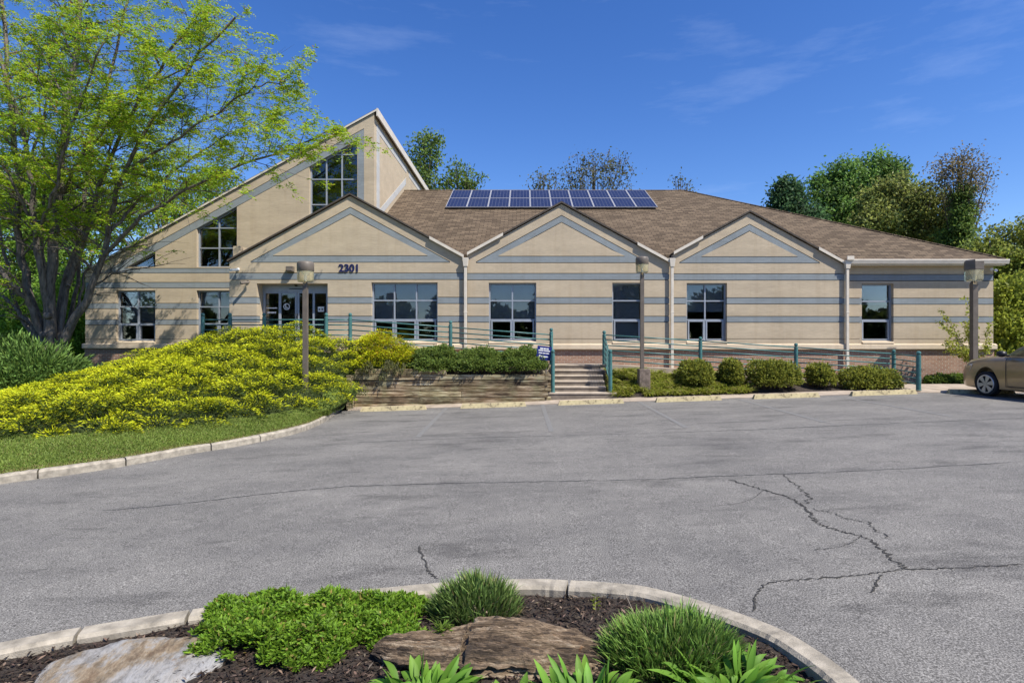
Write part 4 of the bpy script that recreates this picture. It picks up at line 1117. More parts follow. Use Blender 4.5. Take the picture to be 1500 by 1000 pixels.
# ------------------------------------------------------------------ plants
def ellip(n, c, r, shell=.55, up=None, lump=.18, lf=2.2):
    """points spread through an ellipsoid, crowded towards an uneven shell"""
    d = rdir(n)
    if up is not None: d[:, 2] = np.where(d[:, 2] < up, np.abs(d[:, 2]) * .6 + up * .5, d[:, 2]); d = unit(d)
    k = np.array([noise.noise(Vector((v * lf) + np.array(c))) for v in d]) * lump + 1
    rad = (shell + (1 - shell) * rng.random(n) ** .6) * k
    return np.array(c) + d * np.array(r) * rad[:, None], d
def shrub(name, label, cat, base, blobs, nleaf, ll, lw, c0, c1, group=None, mat='leaf', outward=.7, stems=7, var=.28, shell=.6, lump=.22):
    t = thing(name, label, cat, tuple(base), 0, group); base = Vector(base)
    vols = np.array([b[1][0] * b[1][1] + b[1][0] * b[1][2] for b in blobs]); vols /= vols.sum()
    Ps, Ds = [], []
    for (off, r), f in zip(blobs, vols):
        p, d_ = ellip(int(nleaf * f), base + Vector(off), r, shell, -.45, lump, 2.6); Ps.append(p); Ds.append(d_)
    P = np.concatenate(Ps); D = np.concatenate(Ds); n = len(P)
    P[:, 2] = np.maximum(P[:, 2], base.z + .015)
    D = unit(D * outward + rdir(n) * .7 + np.array([0, 0, .25]))
    cb = colv(n, c0, var); ct = colv(n, c1, var)
    leaves('foliage', P, D, rng.uniform(.7, 1.25, n) * ll, rng.uniform(.8, 1.2, n) * lw, cb, ct, M[mat], t)
    m = MB()
    for k in range(stems):
        off, r = blobs[k % len(blobs)]; q = base + Vector(off) + Vector((random.uniform(-.5, .5) * r[0], random.uniform(-.5, .5) * r[1], random.uniform(-.2, .3) * r[2]))
        s = base + Vector((off[0] * .6 + random.uniform(-.05, .05), off[1] * .6, -.03)); mid = s.lerp(q, .5) + Vector((random.uniform(-.05, .05), random.uniform(-.05, .05), .04))
        m.tube([s, mid, q], [.022, .015, .006], 5)
    m.build('stem', M['darkbark'], t)
    return t
# dark hedge on the timber wall
HG = 'dark hedge shrubs on the timber wall'
for px, lab, dz in ((637, 'dark green shrub on the timber wall, next to the golden junipers', .06), (699, 'dark green shrub in the middle of the row on the timber wall', 0), (764, 'dark green shrub on the timber wall beside the blue sign', .02)):
    x = X_(px, 17.15)
    shrub('hedge_shrub', lab, 'shrub', (x, 17.15, .86), [((-.26, 0, .34 + dz), (.42, .44, .33)), ((.20, .05, .40 + dz), (.44, .46, .35)), ((0, -.30, .20), (.66, .36, .27)), ((.46, -.1, .24), (.26, .36, .24))], 12000, .078, .038, (.04, .07, .016), (.23, .32, .065), HG, 'leaf', .7, 8, .35, .6, .42)
# clipped shrubs in the right bed
CL = 'clipped green shrubs in the bed right of the steps'
for px, Y, w_, py0, py1, lab in ((1019, 17.35, 58, 527, 560, 'rounded clipped shrub at the left end of the bed, next to the spiky ground cover'), (1071, 17.4, 34, 526, 562, 'narrow clipped shrub between two wider ones behind the yellow wheel stop'),
                              (1132, 17.1, 94, 526, 571, 'largest clipped shrub, broad and yellowish green, in the middle of the bed'), (1200, 17.35, 42, 533, 562, 'smallest round shrub standing in bare dark mulch'), (1272, 17.1, 104, 538, 573, 'low wide clipped shrub next to the railing end')):
    x, _, zb = bed_pt(px, Y); hw = w_ / F * Y / 2 * .84; zt2 = Z_(py0, Y); zb = min(zb, Z_(py1, Y) + .03); h = zt2 - zb
    bl = [((-hw * .42, 0, h * .44), (hw * .58, .42, h * .54)), ((hw * .42, .02, h * .42), (hw * .58, .42, h * .52)), ((0, -.06, h * .46), (hw * .62, .46, h * .54)), ((-hw * .3, -.15, h * .25), (hw * .6, .38, h * .27)), ((hw * .35, -.15, h * .25), (hw * .6, .38, h * .27))]
    shrub('clipped_shrub', lab, 'shrub', (x, Y, zb), bl, int(2600 + 6500 * hw), .085, .046, (.065, .09, .014), (.31, .33, .055), CL, 'leaf', .7, 7, .4, .6, .38)
# left bank evergreen
p = Vector((-15.0, 16.6, .15))
shrub('evergreen_shrub', 'large dark green arching evergreen shrub at the left edge below the tree', 'shrub', p, [((-.9, 0, .75), (1.5, 1.1, .85)), ((.6, .2, .70), (1.35, 1.1, .85)), ((1.5, .3, .42), (.9, .8, .5)), ((0, -.5, .45), (1.9, .9, .55))], 17000, .22, .04, (.035, .07, .016), (.20, .33, .07), None, 'needle', 1.1, 12, .45, .45, .6)
q = Vector((-12.9, 20.6, .55))
shrub('ivy_bush', 'bright green leafy bush behind the tree trunk at the left corner of the building', 'shrub', (-18.6, 23.2, .2), [((-.3, 0, 1.2), (1.7, .8, 1.5)), ((.2, .3, 3.0), (1.2, .8, 1.7)), ((-2.2, .6, 1.8), (1.8, .9, 2.0)), ((.4, -.6, .4), (1.2, .7, .6))], 26000, .13, .09, (.09, .18, .022), (.24, .42, .05), None, 'leaf', .4, 8, .35, .4, .3)
# sapling bush at the right corner
shrub('leafy_bush', 'yellow-green leafy bush at the right corner of the building behind the car', 'shrub', (17.0, 20.3, .35), [((.3, 0, 1.6), (1.1, .9, 1.3)), ((.7, .3, 2.9), (.9, .8, 1.0)), ((-.1, -.2, .7), (.9, .8, .7)), ((1.6, .2, 1.5), (1.2, 1.0, 1.4))], 15000, .15, .085, (.14, .18, .025), (.36, .42, .06), None, 'leaf', .3, 10, .4, .35, .35)
t = thing('sapling', 'sparse young sapling with pale green leaves in front of the right end wall', 'sapling', (14.75, 18.7, .4))
m = MB(); Ps = []
for k in range(15):
    a = W(1432 + random.uniform(-8, 8), 552, 18.7); b = W(random.uniform(1375, 1456), random.uniform(425, 520), 18.6 + random.uniform(-.3, .3)); c = a.lerp(b, .55) + Vector((random.uniform(-.1, .1), 0, .22))
    pts_ = catmull([a, c, b], 9); m.tube(pts_, list(np.linspace(.012, .003, 9)), 5)
    for pnt in pts_[3:]: Ps += [np.array(pnt) + rng.normal(0, .05, 3) for _ in range(17)]
m.build('stem', M['darkbark'], t); P = np.array(Ps); n = len(P)
leaves('foliage', P, rdir(n) + np.array([0, 0, .1]), rng.uniform(.07, .13, n), rng.uniform(.035, .06, n), colv(n, (.22, .26, .04), .3), colv(n, (.40, .43, .07), .3), M['leaf'], t)
# weeds at the brick foot on the right
for px, hw, lab in ((1378, .55, 'low green weeds at the foot of the brick wall left of the parked car'), (1403, .5, 'low green weeds at the foot of the brick wall beside the car nose')):
    shrub('weed_clump', lab, 'weeds', (X_(px, 18.5), 18.5, .42), [((0, 0, .10), (hw, .3, .22))], 2600, .09, .04, (.05, .085, .015), (.12, .19, .03), None, 'leaf', .4, 3, .35, .2)

# spiky ground cover (liriope) around the lamp footing
nt2, per2 = 330, 56; n = nt2 * per2
xx = rng.uniform(2.62, 6.65, nt2); tt = rng.random(nt2) ** 1.15; xx = np.minimum(xx, 6.75 - .9 * tt)
ri = np.repeat(np.arange(nt2), per2)
P = np.array([(x, 16.78 + t_ * 1.3, bedz(x, t_) - .01) for x, t_ in zip(xx, tt)])[ri] + rng.normal(0, .025, (n, 3)) * np.array([1, 1, .1])
tuft = rng.uniform(-.6, .6, nt2)[ri]
a = rng.uniform(0, 2 * pi, n); D = np.c_[np.cos(a) * .5, np.sin(a) * .5 - .05, np.ones(n)]
dry = rng.random(n) < .20
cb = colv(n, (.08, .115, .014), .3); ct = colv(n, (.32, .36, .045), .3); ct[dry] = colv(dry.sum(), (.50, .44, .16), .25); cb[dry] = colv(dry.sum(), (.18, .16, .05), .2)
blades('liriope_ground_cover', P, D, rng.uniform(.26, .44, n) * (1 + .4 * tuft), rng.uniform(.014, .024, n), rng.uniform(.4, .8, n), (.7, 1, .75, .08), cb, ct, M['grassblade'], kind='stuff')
props(bpy.data.objects['liriope_ground_cover'], 'yellow-green grassy ground cover between the steps and the clipped shrubs', 'ground cover')

# ------------------------------------------------------------------ golden junipers
def tps(pts):
    P = np.array(pts, float); n = len(P)
    def phi(r2): return np.where(r2 > 1e-9, r2 * np.log(r2 + 1e-12), 0)
    d2 = ((P[:, None, :2] - P[None, :, :2]) ** 2).sum(-1); K = phi(d2) + np.eye(n) * .3
    Q = np.c_[np.ones(n), P[:, :2]]; Am = np.block([[K, Q], [Q.T, np.zeros((3, 3))]])
    s = np.linalg.solve(Am, np.r_[P[:, 2], 0, 0, 0]); wv, av = s[:n], s[n:]
    return lambda X: phi(((X[:, None, :] - P[None, :, :2]) ** 2).sum(-1)) @ wv + np.c_[np.ones(len(X)), X] @ av
JC = [(-4.95, 15.9, .45), (-4.9, 14.0, .40), (-5.55, 12.8, .42), (-6.36, 11.6, .42), (-7.3, 10.9, .42), (-8.1, 10.35, .42), (-9.2, 10.2, .40), (-11.5, 10.1, .3),
      (-4.75, 16.7, 1.22), (-3.5, 17.1, 1.40), (-3.9, 17.7, 1.85), (-6.1, 17.7, 2.02), (-9.1, 17.7, 2.08), (-10.3, 18.2, 1.66), (-12.9, 19.3, .58), (-15.3, 20.3, .12), (-14.2, 16.8, .40), (-13.3, 14.3, .20), (-14.5, 12, .05),
      (-5.6, 15.2, 1.15), (-6.3, 14.2, .95), (-7.6, 13.2, .95), (-9.4, 13.0, .85), (-8.0, 15.6, 1.55)]
jz = tps(JC)
JP = [(-4.85, 16.05), (-4.8, 14.0), (-5.5, 12.75), (-6.36, 11.5), (-7.3, 10.85), (-8.1, 10.25), (-9.2, 10.1), (-11.6, 10.0), (-14.8, 11.6), (-13.6, 14.4), (-13.9, 16.8), (-15.4, 20.6), (-12.9, 19.7), (-10.3, 18.3), (-9.1, 17.85), (-6.1, 17.85), (-3.75, 17.9), (-3.3, 17.2), (-3.9, 16.75), (-4.7, 16.6)]
JPa = np.array(JP)
def inside(X):
    r = np.zeros(len(X), bool); n = len(JPa)
    for i in range(n):
        a, b = JPa[i], JPa[i - 1]
        c = ((a[1] > X[:, 1]) != (b[1] > X[:, 1])) & (X[:, 0] < (b[0] - a[0]) * (X[:, 1] - a[1]) / (b[1] - a[1] + 1e-12) + a[0]); r ^= c
    return r
def edged(X):
    dm = np.full(len(X), 9.0); n = len(JPa)
    for i in range(n):
        a, b = JPa[i - 1], JPa[i]; ab = b - a; t_ = np.clip(((X - a) @ ab) / (ab @ ab), 0, 1); dm = np.minimum(dm, np.linalg.norm(X - a - t_[:, None] * ab, axis=1))
    return dm
jt = thing('golden_juniper_bank', 'spreading mass of golden yellow junipers covering the bank in front of the entrance', 'junipers', (-8, 14.5, .5))
jt['kind'] = 'stuff'
# tufts on a jittered lattice
gx_, gy_ = np.meshgrid(np.arange(-15.6, -3.2, .43), np.arange(9.9, 20.7, .38)); gx_ = gx_ + (np.arange(gx_.shape[0])[:, None] % 2) * .21
T = np.c_[gx_.ravel(), gy_.ravel()] + rng.uniform(-.13, .13, (gx_.size, 2))
T = T[inside(T)]; T = np.r_[T, np.c_[rng.uniform(-4.85, -3.25, 34), rng.uniform(16.62, 17.75, 34)]]; ed = edged(T); nT = len(T)
big = np.array([noise.noise(Vector((x * .75, y * .75, 3))) for x, y in T]); mid_ = np.array([noise.noise(Vector((x * 2.1, y * 2.1, 9))) for x, y in T])
TZ = jz(T) + .26 * big + .12 * mid_ + rng.uniform(-.20, .16, nT) - np.where((ed < .35) & (T[:, 0] < -4.9), (.35 - ed) * .8, 0)
e_ = .12; gxn = (jz(T + [e_, 0]) - jz(T - [e_, 0])) / (2 * e_); gyn = (jz(T + [0, e_]) - jz(T - [0, e_])) / (2 * e_)
m_per = 520; n = nT * m_per; ri = np.repeat(np.arange(nT), m_per)
RT = rng.uniform(.25, .44, nT)[ri]; HTf = rng.uniform(.14, .28, nT)[ri]
az = rng.uniform(0, 2 * pi, n); ru = np.sqrt(rng.random(n)); lob = 1 + .28 * np.cos(az * rng.integers(3, 6, nT)[ri] + rng.uniform(0, 6, nT)[ri])
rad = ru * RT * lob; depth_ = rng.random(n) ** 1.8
top_ = HTf * (1 - ru ** 2.2)
nx_ = -gxn[ri]; ny_ = -gyn[ri]
P = np.c_[T[ri, 0] + np.cos(az) * rad * 1.3, T[ri, 1] + np.sin(az) * rad * .85, TZ[ri] - .06 + top_ - depth_ * .2]
D = np.c_[np.cos(az) * (.35 + .9 * ru) + nx_ * .25, np.sin(az) * (.35 + .9 * ru) + ny_ * .25 - .1, .55 - .40 * ru] + rng.normal(0, .26, (n, 3))
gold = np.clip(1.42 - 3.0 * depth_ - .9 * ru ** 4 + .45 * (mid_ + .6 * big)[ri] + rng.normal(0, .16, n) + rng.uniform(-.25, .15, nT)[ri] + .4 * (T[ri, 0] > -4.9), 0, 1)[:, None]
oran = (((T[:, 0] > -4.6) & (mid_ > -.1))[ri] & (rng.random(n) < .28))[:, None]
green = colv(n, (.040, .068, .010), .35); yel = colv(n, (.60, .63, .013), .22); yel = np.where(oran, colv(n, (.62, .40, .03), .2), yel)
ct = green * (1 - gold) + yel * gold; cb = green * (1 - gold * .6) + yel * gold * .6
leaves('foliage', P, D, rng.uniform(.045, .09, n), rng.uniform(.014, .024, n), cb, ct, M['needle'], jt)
# woody understorey that fills the gaps
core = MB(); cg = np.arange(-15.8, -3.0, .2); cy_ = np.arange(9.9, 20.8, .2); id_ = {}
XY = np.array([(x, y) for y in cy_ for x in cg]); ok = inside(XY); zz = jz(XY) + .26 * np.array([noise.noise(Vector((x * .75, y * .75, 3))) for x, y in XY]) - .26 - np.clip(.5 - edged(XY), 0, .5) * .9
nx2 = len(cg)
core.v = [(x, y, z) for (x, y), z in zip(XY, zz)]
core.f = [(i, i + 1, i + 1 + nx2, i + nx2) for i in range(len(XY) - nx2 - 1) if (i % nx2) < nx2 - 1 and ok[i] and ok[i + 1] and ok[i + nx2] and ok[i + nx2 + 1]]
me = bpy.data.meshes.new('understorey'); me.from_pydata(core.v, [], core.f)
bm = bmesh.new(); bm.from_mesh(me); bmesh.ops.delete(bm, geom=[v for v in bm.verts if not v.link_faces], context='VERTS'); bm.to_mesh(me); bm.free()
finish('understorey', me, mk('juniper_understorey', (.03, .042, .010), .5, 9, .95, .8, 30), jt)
n = 9000
# a few hanging branches over the timber wall
k = 12; hb = MB()
P = []; 
for i in range(k):
    s = Vector((-4.75 + rng.random() * 1.3, 16.6 - .03, 1.15 + rng.random() * .12)); e = s + Vector((rng.normal(0, .12), -.12, -.15 - rng.random() * .3))
    for j in range(60): P.append(np.array(s.lerp(e, rng.random())) + rng.normal(0, .025, 3))
P = np.array(P); n = len(P)
leaves('hanging_sprays', P, np.c_[rng.normal(0, .4, n), -np.full(n, .3), -np.ones(n)], rng.uniform(.07, .12, n), .022, colv(n, (.05, .055, .02), .3), colv(n, (.14, .14, .05), .3), M['needle'], jt)

# ------------------------------------------------------------------ trees
class Tree:
    def __init__(s): s.mb = MB(); s.tips = []
    def limb(s, pts, r0, r1, n=14, sides=8, wob=.0):
        P = catmull(pts, n)
        if wob:
            for i in range(1, n): P[i] += Vector((random.gauss(0, wob), random.gauss(0, wob), random.gauss(0, wob)))
        rr_ = [r0 + (r1 - r0) * (i / (n - 1)) ** .8 for i in range(n)]
        s.mb.tube(P, rr_, sides, False); return P, rr_
    def grow(s, p, d, ln, r, depth, spread, droop, kids, sides=4):
        n = 5; P = [p.copy()]; d = d.normalized()
        for i in range(n - 1):
            d = (d + Vector((random.gauss(0, .13), random.gauss(0, .13), random.gauss(0, .10) + (droop if i > 1 else droop * .3)))).normalized(); P.append(P[-1] + d * ln / (n - 1))
        s.mb.tube(P, [r * (1 - .75 * i / (n - 1)) for i in range(n)], sides, False)
        if depth == 0:
            s.tips.append((P, d)); return
        for k in range(kids):
            t = random.uniform(.25, 1); q = P[min(n - 1, int(t * (n - 1)))]; i = min(n - 2, int(t * (n - 1)))
            tg = (P[i + 1] - P[i]).normalized(); o_ = tg.orthogonal().normalized(); o_ = Matrix.Rotation(random.uniform(0, 2 * pi), 3, tg) @ o_
            nd_ = (tg * cos(spread) + o_ * sin(spread) * random.uniform(.6, 1.2)); nd_.z *= .75
            s.grow(q, nd_, ln * random.uniform(.42, .68), r * .5, depth - 1, spread, droop, max(3, kids - 1), 3)
        s.grow(P[-1], d, ln * .55, r * .3, depth - 1, spread, droop, max(3, kids - 1), 3)

# the honey locust on the left
TB = 18.2
tree = thing('locust_tree', 'large multi-stemmed locust tree with feathery yellow-green leaves on the left', 'tree', tuple(W(76, 520, TB)))
tr = Tree(); Y = TB
def T_(px, py, dy=0): return W(px, py, Y + dy)
LM = [
    ([(70, 520, 0), (45, 452, -.4), (12, 408, -.8), (-60, 340, -1.2), (-130, 240, -1.6)], .15, .05),
    ([(68, 515, .2), (40, 470, .5), (-10, 425, 1.0), (-100, 380, 1.5)], .12, .04),
    ([(72, 515, 0), (44, 430, .1), (28, 360, .2), (26, 270, .3), (14, 150, .4), (6, 20, .4), (0, -120, .4)], .20, .05),
    ([(76, 515, -.1), (62, 410, -.4), (52, 350, -.6), (46, 260, -.9), (22, 150, -1.2), (-20, 40, -1.6), (-60, -60, -2)], .15, .04),
    ([(74, 520, -.15), (74, 400, -.2), (84, 290, -.3), (94, 190, -.5), (108, 90, -.6), (118, 0, -.8), (122, -110, -1)], .24, .06),
    ([(80, 515, .1), (92, 430, .4), (112, 360, .7), (124, 290, 1.0), (140, 190, 1.3), (165, 90, 1.5), (190, -10, 1.6)], .15, .04),
    ([(82, 518, 0), (102, 410, .2), (130, 330, -.1), (148, 260, -.4), (190, 170, -.8), (240, 90, -1.1), (290, 20, -1.4)], .13, .035),
    ([(84, 522, -.2), (108, 470, -.3), (124, 444, -.35), (141, 402, -.4), (155, 362, -.5), (166, 306, -.6), (181, 256, -.8), (225, 170, -1.1), (285, 90, -1.4), (345, 28, -1.7)], .19, .035),
    ([(150, 378, -.45), (190, 335, -.8), (240, 297, -1.2), (300, 266, -1.6), (370, 238, -1.9), (430, 215, -2.1), (490, 190, -2.2)], .095, .018),
    ([(160, 340, -.55), (205, 292, -.2), (270, 240, .1), (330, 200, .2), (400, 172, .2)], .07, .015),
    ([(88, 290, -.3), (120, 230, -.9), (170, 170, -1.5), (230, 120, -2.0), (300, 85, -2.3)], .08, .02),
    ([(26, 270, .3), (60, 190, .9), (80, 100, 1.3), (90, 20, 1.6)], .07, .02),
    ([(60, 350, -.5), (30, 290, -1.5), (-10, 210, -2.2), (-40, 130, -2.6)], .07, .02),
    ([(181, 256, -.8), (240, 215, -1.4), (310, 170, -1.9), (370, 130, -2.2), (420, 120, -2.4)], .065, .015),
    ([(100, 420, .1), (112, 380, 1.2), (150, 300, 2.2), (210, 250, 2.8), (270, 225, 3.2)], .08, .02),
    ([(78, 512, .3), (70, 440, .7), (60, 360, 1.0), (66, 270, 1.4), (60, 170, 1.7), (50, 60, 1.9)], .10, .025),
    ([(84, 512, .3), (112, 430, .9), (118, 350, 1.3), (150, 270, 1.8), (170, 190, 2.2), (215, 110, 2.6)], .10, .025),
    ([(70, 510, .3), (30, 460, .9), (8, 380, 1.4), (-8, 280, 1.8), (-30, 160, 2.2)], .11, .03),
    ([(90, 505, .1), (118, 440, .6), (128, 395, .9), (170, 330, 1.4), (230, 290, 1.8)], .08, .02),
    ([(52, 350, -.6), (72, 300, -1.6), (100, 200, -2.4), (130, 120, -3.0), (160, 40, -3.4)], .08, .02),
]
for pts_, r0, r1 in LM:
    P_, rr_ = tr.limb([T_(*q) for q in pts_], r0 * .74, r1 * .8, 22, 8, .03)
    ln = sum((P_[i + 1] - P_[i]).length for i in range(21)); cnt = max(7, int(ln * 2.7))
    for k in range(cnt):
        t = .30 + .70 * (k + random.random()) / cnt; i = min(20, int(t * 21)); tg = (P_[i + 1] - P_[i]).normalized()
        o_ = Matrix.Rotation(random.uniform(0, 2 * pi), 3, tg) @ tg.orthogonal().normalized()
        d_ = tg * .75 + o_ * .8; d_.z = d_.z * .6 + .05; d_.x += .12
        tr.grow(P_[i], d_, random.uniform(.9, 1.9) * (1.15 - .45 * t), rr_[i] * .33 + .004, 1, .75, -.02, 5)
# knots and burl at the crotch
for px, py in ((67, 462), (62, 490)):
    c = T_(px, py, -.42); tr.mb.tube([c + Vector((0, .12, 0)), c + Vector((0, .0, 0)), c + Vector((0, -.02, 0))], [.12, .10, .06], 10)
tr.mb.tube([T_(77, 545, 0), T_(77, 520, 0), T_(77, 498, 0)], [.55, .44, .28], 14)
tr.mb.build('trunk', M['bark'], tree, smooth=True)
Ps, Ds, Cs = [], [], []
for P_, d in tr.tips:
    pyy = CY - (P_[2].z - EYE) * F / P_[2].y
    if random.random() < (.9 if pyy > 350 else .6 if pyy > 270 else .24): continue
    for i in range(1, 5):
        nfr = 3 if i < 4 else 4
        for k in range(nfr):
            b = P_[i] + Vector((random.gauss(0, .03),) * 3); a = Vector((random.gauss(0, 1), random.gauss(0, 1), random.gauss(.12, .4))).normalized(); ln = random.uniform(.13, .26)
            tone = random.random()
            for j in range(7):
                f = (j + 1) / 7; Ps.append(b + a * ln * f + Vector((0, 0, -.07 * f * f))); sd_ = a.cross(Vector((0, 0, 1))); sd_ = sd_.normalized() if sd_.length > .01 else Vector((1, 0, 0))
                Ds.append(sd_ * (1 if j % 2 else -1) + a * .55 + Vector((0, 0, random.gauss(-.1, .25)))); Cs.append(tone)
P = np.array([tuple(p) for p in Ps]); D = np.array([tuple(p) for p in Ds]); to = np.array(Cs)[:, None]; n = len(P)
print('locust leaves', n)
c_ = colv(n, (.19, .35, .02), .2) * (1 - to) + colv(n, (.42, .54, .025), .2) * to
old = rng.random(n) < .06; c_[old] = colv(old.sum(), (.30, .17, .04), .2)
leaves('crown', P, D, rng.uniform(.06, .11, n), rng.uniform(.026, .042, n), c_ * .85, c_, M['leaf'], tree)

def bgtree(name, label, base, blobs, nclus, per, lsize, c0, c1, trunk, group=None, cr=.5, asp=.55, bark='darkbark', limbs=26, cat='tree', droop=0.0, shell=.35):
    t = thing(name, label, cat, tuple(base), 0, group); base = Vector(base)
    vol = np.array([b[1][0] * b[1][2] for b in blobs]); vol = vol / vol.sum(); Cc = []
    for (off, r), f in zip(blobs, vol):
        p, d_ = ellip(max(3, int(nclus * f)), base + Vector(off), r, shell, None, .3, 1.7); Cc.append(p)
    Cc = np.concatenate(Cc); nC = len(Cc); m = MB(); top = max((b[0][2] + b[1][2] * .3) for b in blobs)
    cx = np.mean([b[0][0] for b in blobs]); cy2 = np.mean([b[0][1] for b in blobs])
    tp = catmull([base, base + Vector((cx * .2 + random.uniform(-.2, .2), cy2 * .2, top * .35)), base + Vector((cx * .6, cy2 * .6, top * .7)), base + Vector((cx, cy2, top))], 10)
    m.tube(tp, [trunk * (1 - .85 * i / 9) for i in range(10)], 7, False)
    order = rng.permutation(nC)
    hubs = []
    for k in order[:limbs]:
        e = Vector(Cc[k]); zr_ = (e.z - base.z) / top; i = int(np.clip(zr_ * 9 * .62, 1, 8)); s = tp[i]; mid = s.lerp(e, .5) + Vector((0, 0, -.06 * (e - s).length))
        ps = catmull([s, mid, e], 7); rr2 = trunk * (.42 if limbs < 40 else .17) * (1 - i / 12); m.tube(ps, [rr2 * (1 - .8 * j / 6) + .012 for j in range(7)], 5, False); hubs += ps[2:]
    Hb = np.array([tuple(h) for h in hubs])
    for k in order[limbs:]:
        e = Cc[k]; dd = np.linalg.norm(Hb - e, axis=1); s = Vector(Hb[dd.argmin()]); e = Vector(e); m.tube([s, s.lerp(e, .55) + Vector((random.gauss(0, .08), random.gauss(0, .08), .05)), e], [.03 * max(.6, trunk / .3), .018, .008], 3, False)
    m.build('trunk', M[bark], t)
    ct = rng.uniform(.45, 1.4, (nC, 1)); idx = np.repeat(np.arange(nC), per); n = len(idx)
    P = Cc[idx] + rng.normal(0, cr * .40, (n, 3)) * np.array([1, 1, .8]); D = rdir(n) + np.array([0, 0, droop])
    cb = colv(n, c0, .25) * ct[idx] * 1.9; c2 = colv(n, c1, .25) * ct[idx] * 2.3
    leaves('crown', P, D, rng.uniform(.7, 1.3, n) * lsize, rng.uniform(.7, 1.3, n) * lsize * asp, cb, c2, M['leaf'], t)
    return t
def px_blob(px, py, Y, rx, rz, base, ry=None):
    p = W(px, py, Y); k = Y / F; return ((p.x - base[0], random.uniform(-.8, .8), p.z - base[2]), (rx * k, ry or rx * k * .8, rz * k))
def bt(name, label, pxb, Y, bl, *a, **k):
    base = (X_(pxb, Y), Y, .2)
    return bgtree(name, label, base, [px_blob(b[0], b[1], Y, b[2], b[3], base) for b in bl], *a, **k)
# behind the wing, on the left
LG = 'trees behind the building'
bt('broadleaf_tree', 'bright green tree behind the locust trunk at the left edge of the photo', -20, 30, [(-30, 400, 90, 110), (30, 330, 80, 90), (-60, 260, 90, 90), (10, 470, 90, 40)], 620, 55, .19, (.06, .11, .015), (.14, .23, .03), .30, LG, cr=.55)
bt('broadleaf_tree', 'green leafy tree between the locust stems and the left corner of the building', 95, 33, [(85, 430, 50, 90), (110, 350, 60, 70), (60, 300, 50, 60)], 420, 55, .19, (.05, .10, .014), (.13, .22, .03), .25, LG, cr=.55)
bt('broadleaf_tree', 'light green tree rising behind the slanted roof of the wing', 240, 38, [(215, 320, 75, 55), (280, 280, 70, 45), (180, 280, 60, 55), (310, 300, 50, 40)], 330, 45, .19, (.06, .10, .014), (.15, .23, .03), .28, LG, cr=.6)
bt('broadleaf_tree', 'low bushy green tree behind the evergreen shrub at the left edge', 20, 27, [(0, 470, 90, 45), (70, 455, 60, 60), (-70, 450, 80, 70), (110, 470, 30, 45)], 420, 60, .17, (.06, .11, .015), (.15, .25, .035), .2, LG, cr=.5)
# above the main roof
bt('broadleaf_tree', 'tree with a tall airy crown just right of the slanted tower, above the roof', 628, 46, [(622, 222, 30, 28), (612, 262, 22, 30), (628, 205, 20, 12)], 110, 26, .26, (.035, .065, .014), (.09, .13, .028), .26, LG, cr=.75, limbs=22)
bt('broadleaf_tree', 'small low-spreading tree between the tower and the solar panels', 672, 46, [(675, 262, 30, 20), (690, 275, 20, 15), (650, 278, 26, 15)], 70, 26, .26, (.035, .065, .014), (.09, .13, .028), .2, LG, cr=.75, limbs=20)
bt('bare_twig_tree', 'wide fan-shaped tree of dark twigs and small leaves above the solar panels', 868, 48, [(872, 250, 48, 27), (900, 258, 26, 26), (838, 262, 26, 24), (870, 290, 60, 30)], 420, 5, .22, (.03, .035, .014), (.085, .085, .03), .25, LG, cr=.8, limbs=70, shell=.15)
bt('bare_twig_tree', 'low sparse tree of dark twigs left of the fan-shaped one above the solar panels', 797, 48, [(797, 268, 24, 18), (785, 285, 26, 20)], 110, 6, .22, (.03, .035, .014), (.085, .085, .03), .18, LG, cr=.8, limbs=40, shell=.15)
bt('bare_twig_tree', 'tiny sparse treetop showing above the right end of the roof ridge', 997, 48, [(997, 270, 18, 14), (1003, 285, 22, 14)], 45, 6, .2, (.03, .035, .014), (.085, .085, .03), .12, LG, cr=.6, limbs=26, shell=.15)
# right side
bt('evergreen_tree', 'small dark evergreen above the sloping right edge of the roof', 1160, 44, [(1160, 300, 26, 34), (1158, 278, 18, 20), (1146, 318, 24, 22), (1182, 322, 20, 20)], 150, 55, .30, (.014, .034, .014), (.045, .085, .034), .22, LG, cr=.85)
bt('broadleaf_tree', 'tall full green tree left of the olive one above the right of the roof', 1245, 46, [(1225, 290, 40, 44), (1262, 270, 46, 42), (1300, 262, 34, 36), (1240, 330, 60, 40), (1300, 320, 50, 50)], 500, 70, .28, (.032, .064, .014), (.085, .15, .035), .42, LG, cr=.95)
bt('broadleaf_tree', 'olive brown-green tree in front of the tall green ones at the right', 1325, 40, [(1320, 300, 48, 48), (1350, 320, 44, 50), (1290, 335, 44, 36), (1380, 350, 36, 40)], 430, 60, .24, (.05, .06, .016), (.13, .15, .04), .34, LG, cr=.8)
bt('ivy_clad_tree', 'thin reddish-twigged tree with an ivy-covered trunk at the far right', 1402, 37, [(1402, 262, 42, 34), (1425, 300, 26, 36), (1372, 262, 22, 24), (1400, 240, 26, 16)], 190, 20, .16, (.05, .042, .022), (.115, .095, .045), .24, LG, cr=.75, limbs=60, shell=.15)
bt('ivy_column', 'dense dark ivy growing up a trunk at the far right', 1402, 36.6, [(1403, 310, 13, 45), (1400, 355, 22, 26), (1404, 345, 16, 40)], 170, 60, .19, (.03, .055, .012), (.09, .13, .03), .2, None, cr=.5, limbs=10)
bt('broadleaf_tree', 'yellow-green bushy tree behind the right corner of the building', 1465, 28, [(1450, 385, 34, 40), (1490, 370, 44, 50), (1470, 440, 40, 50), (1520, 420, 50, 70)], 420, 55, .17, (.055, .075, .014), (.16, .18, .035), .2, LG, cr=.55)
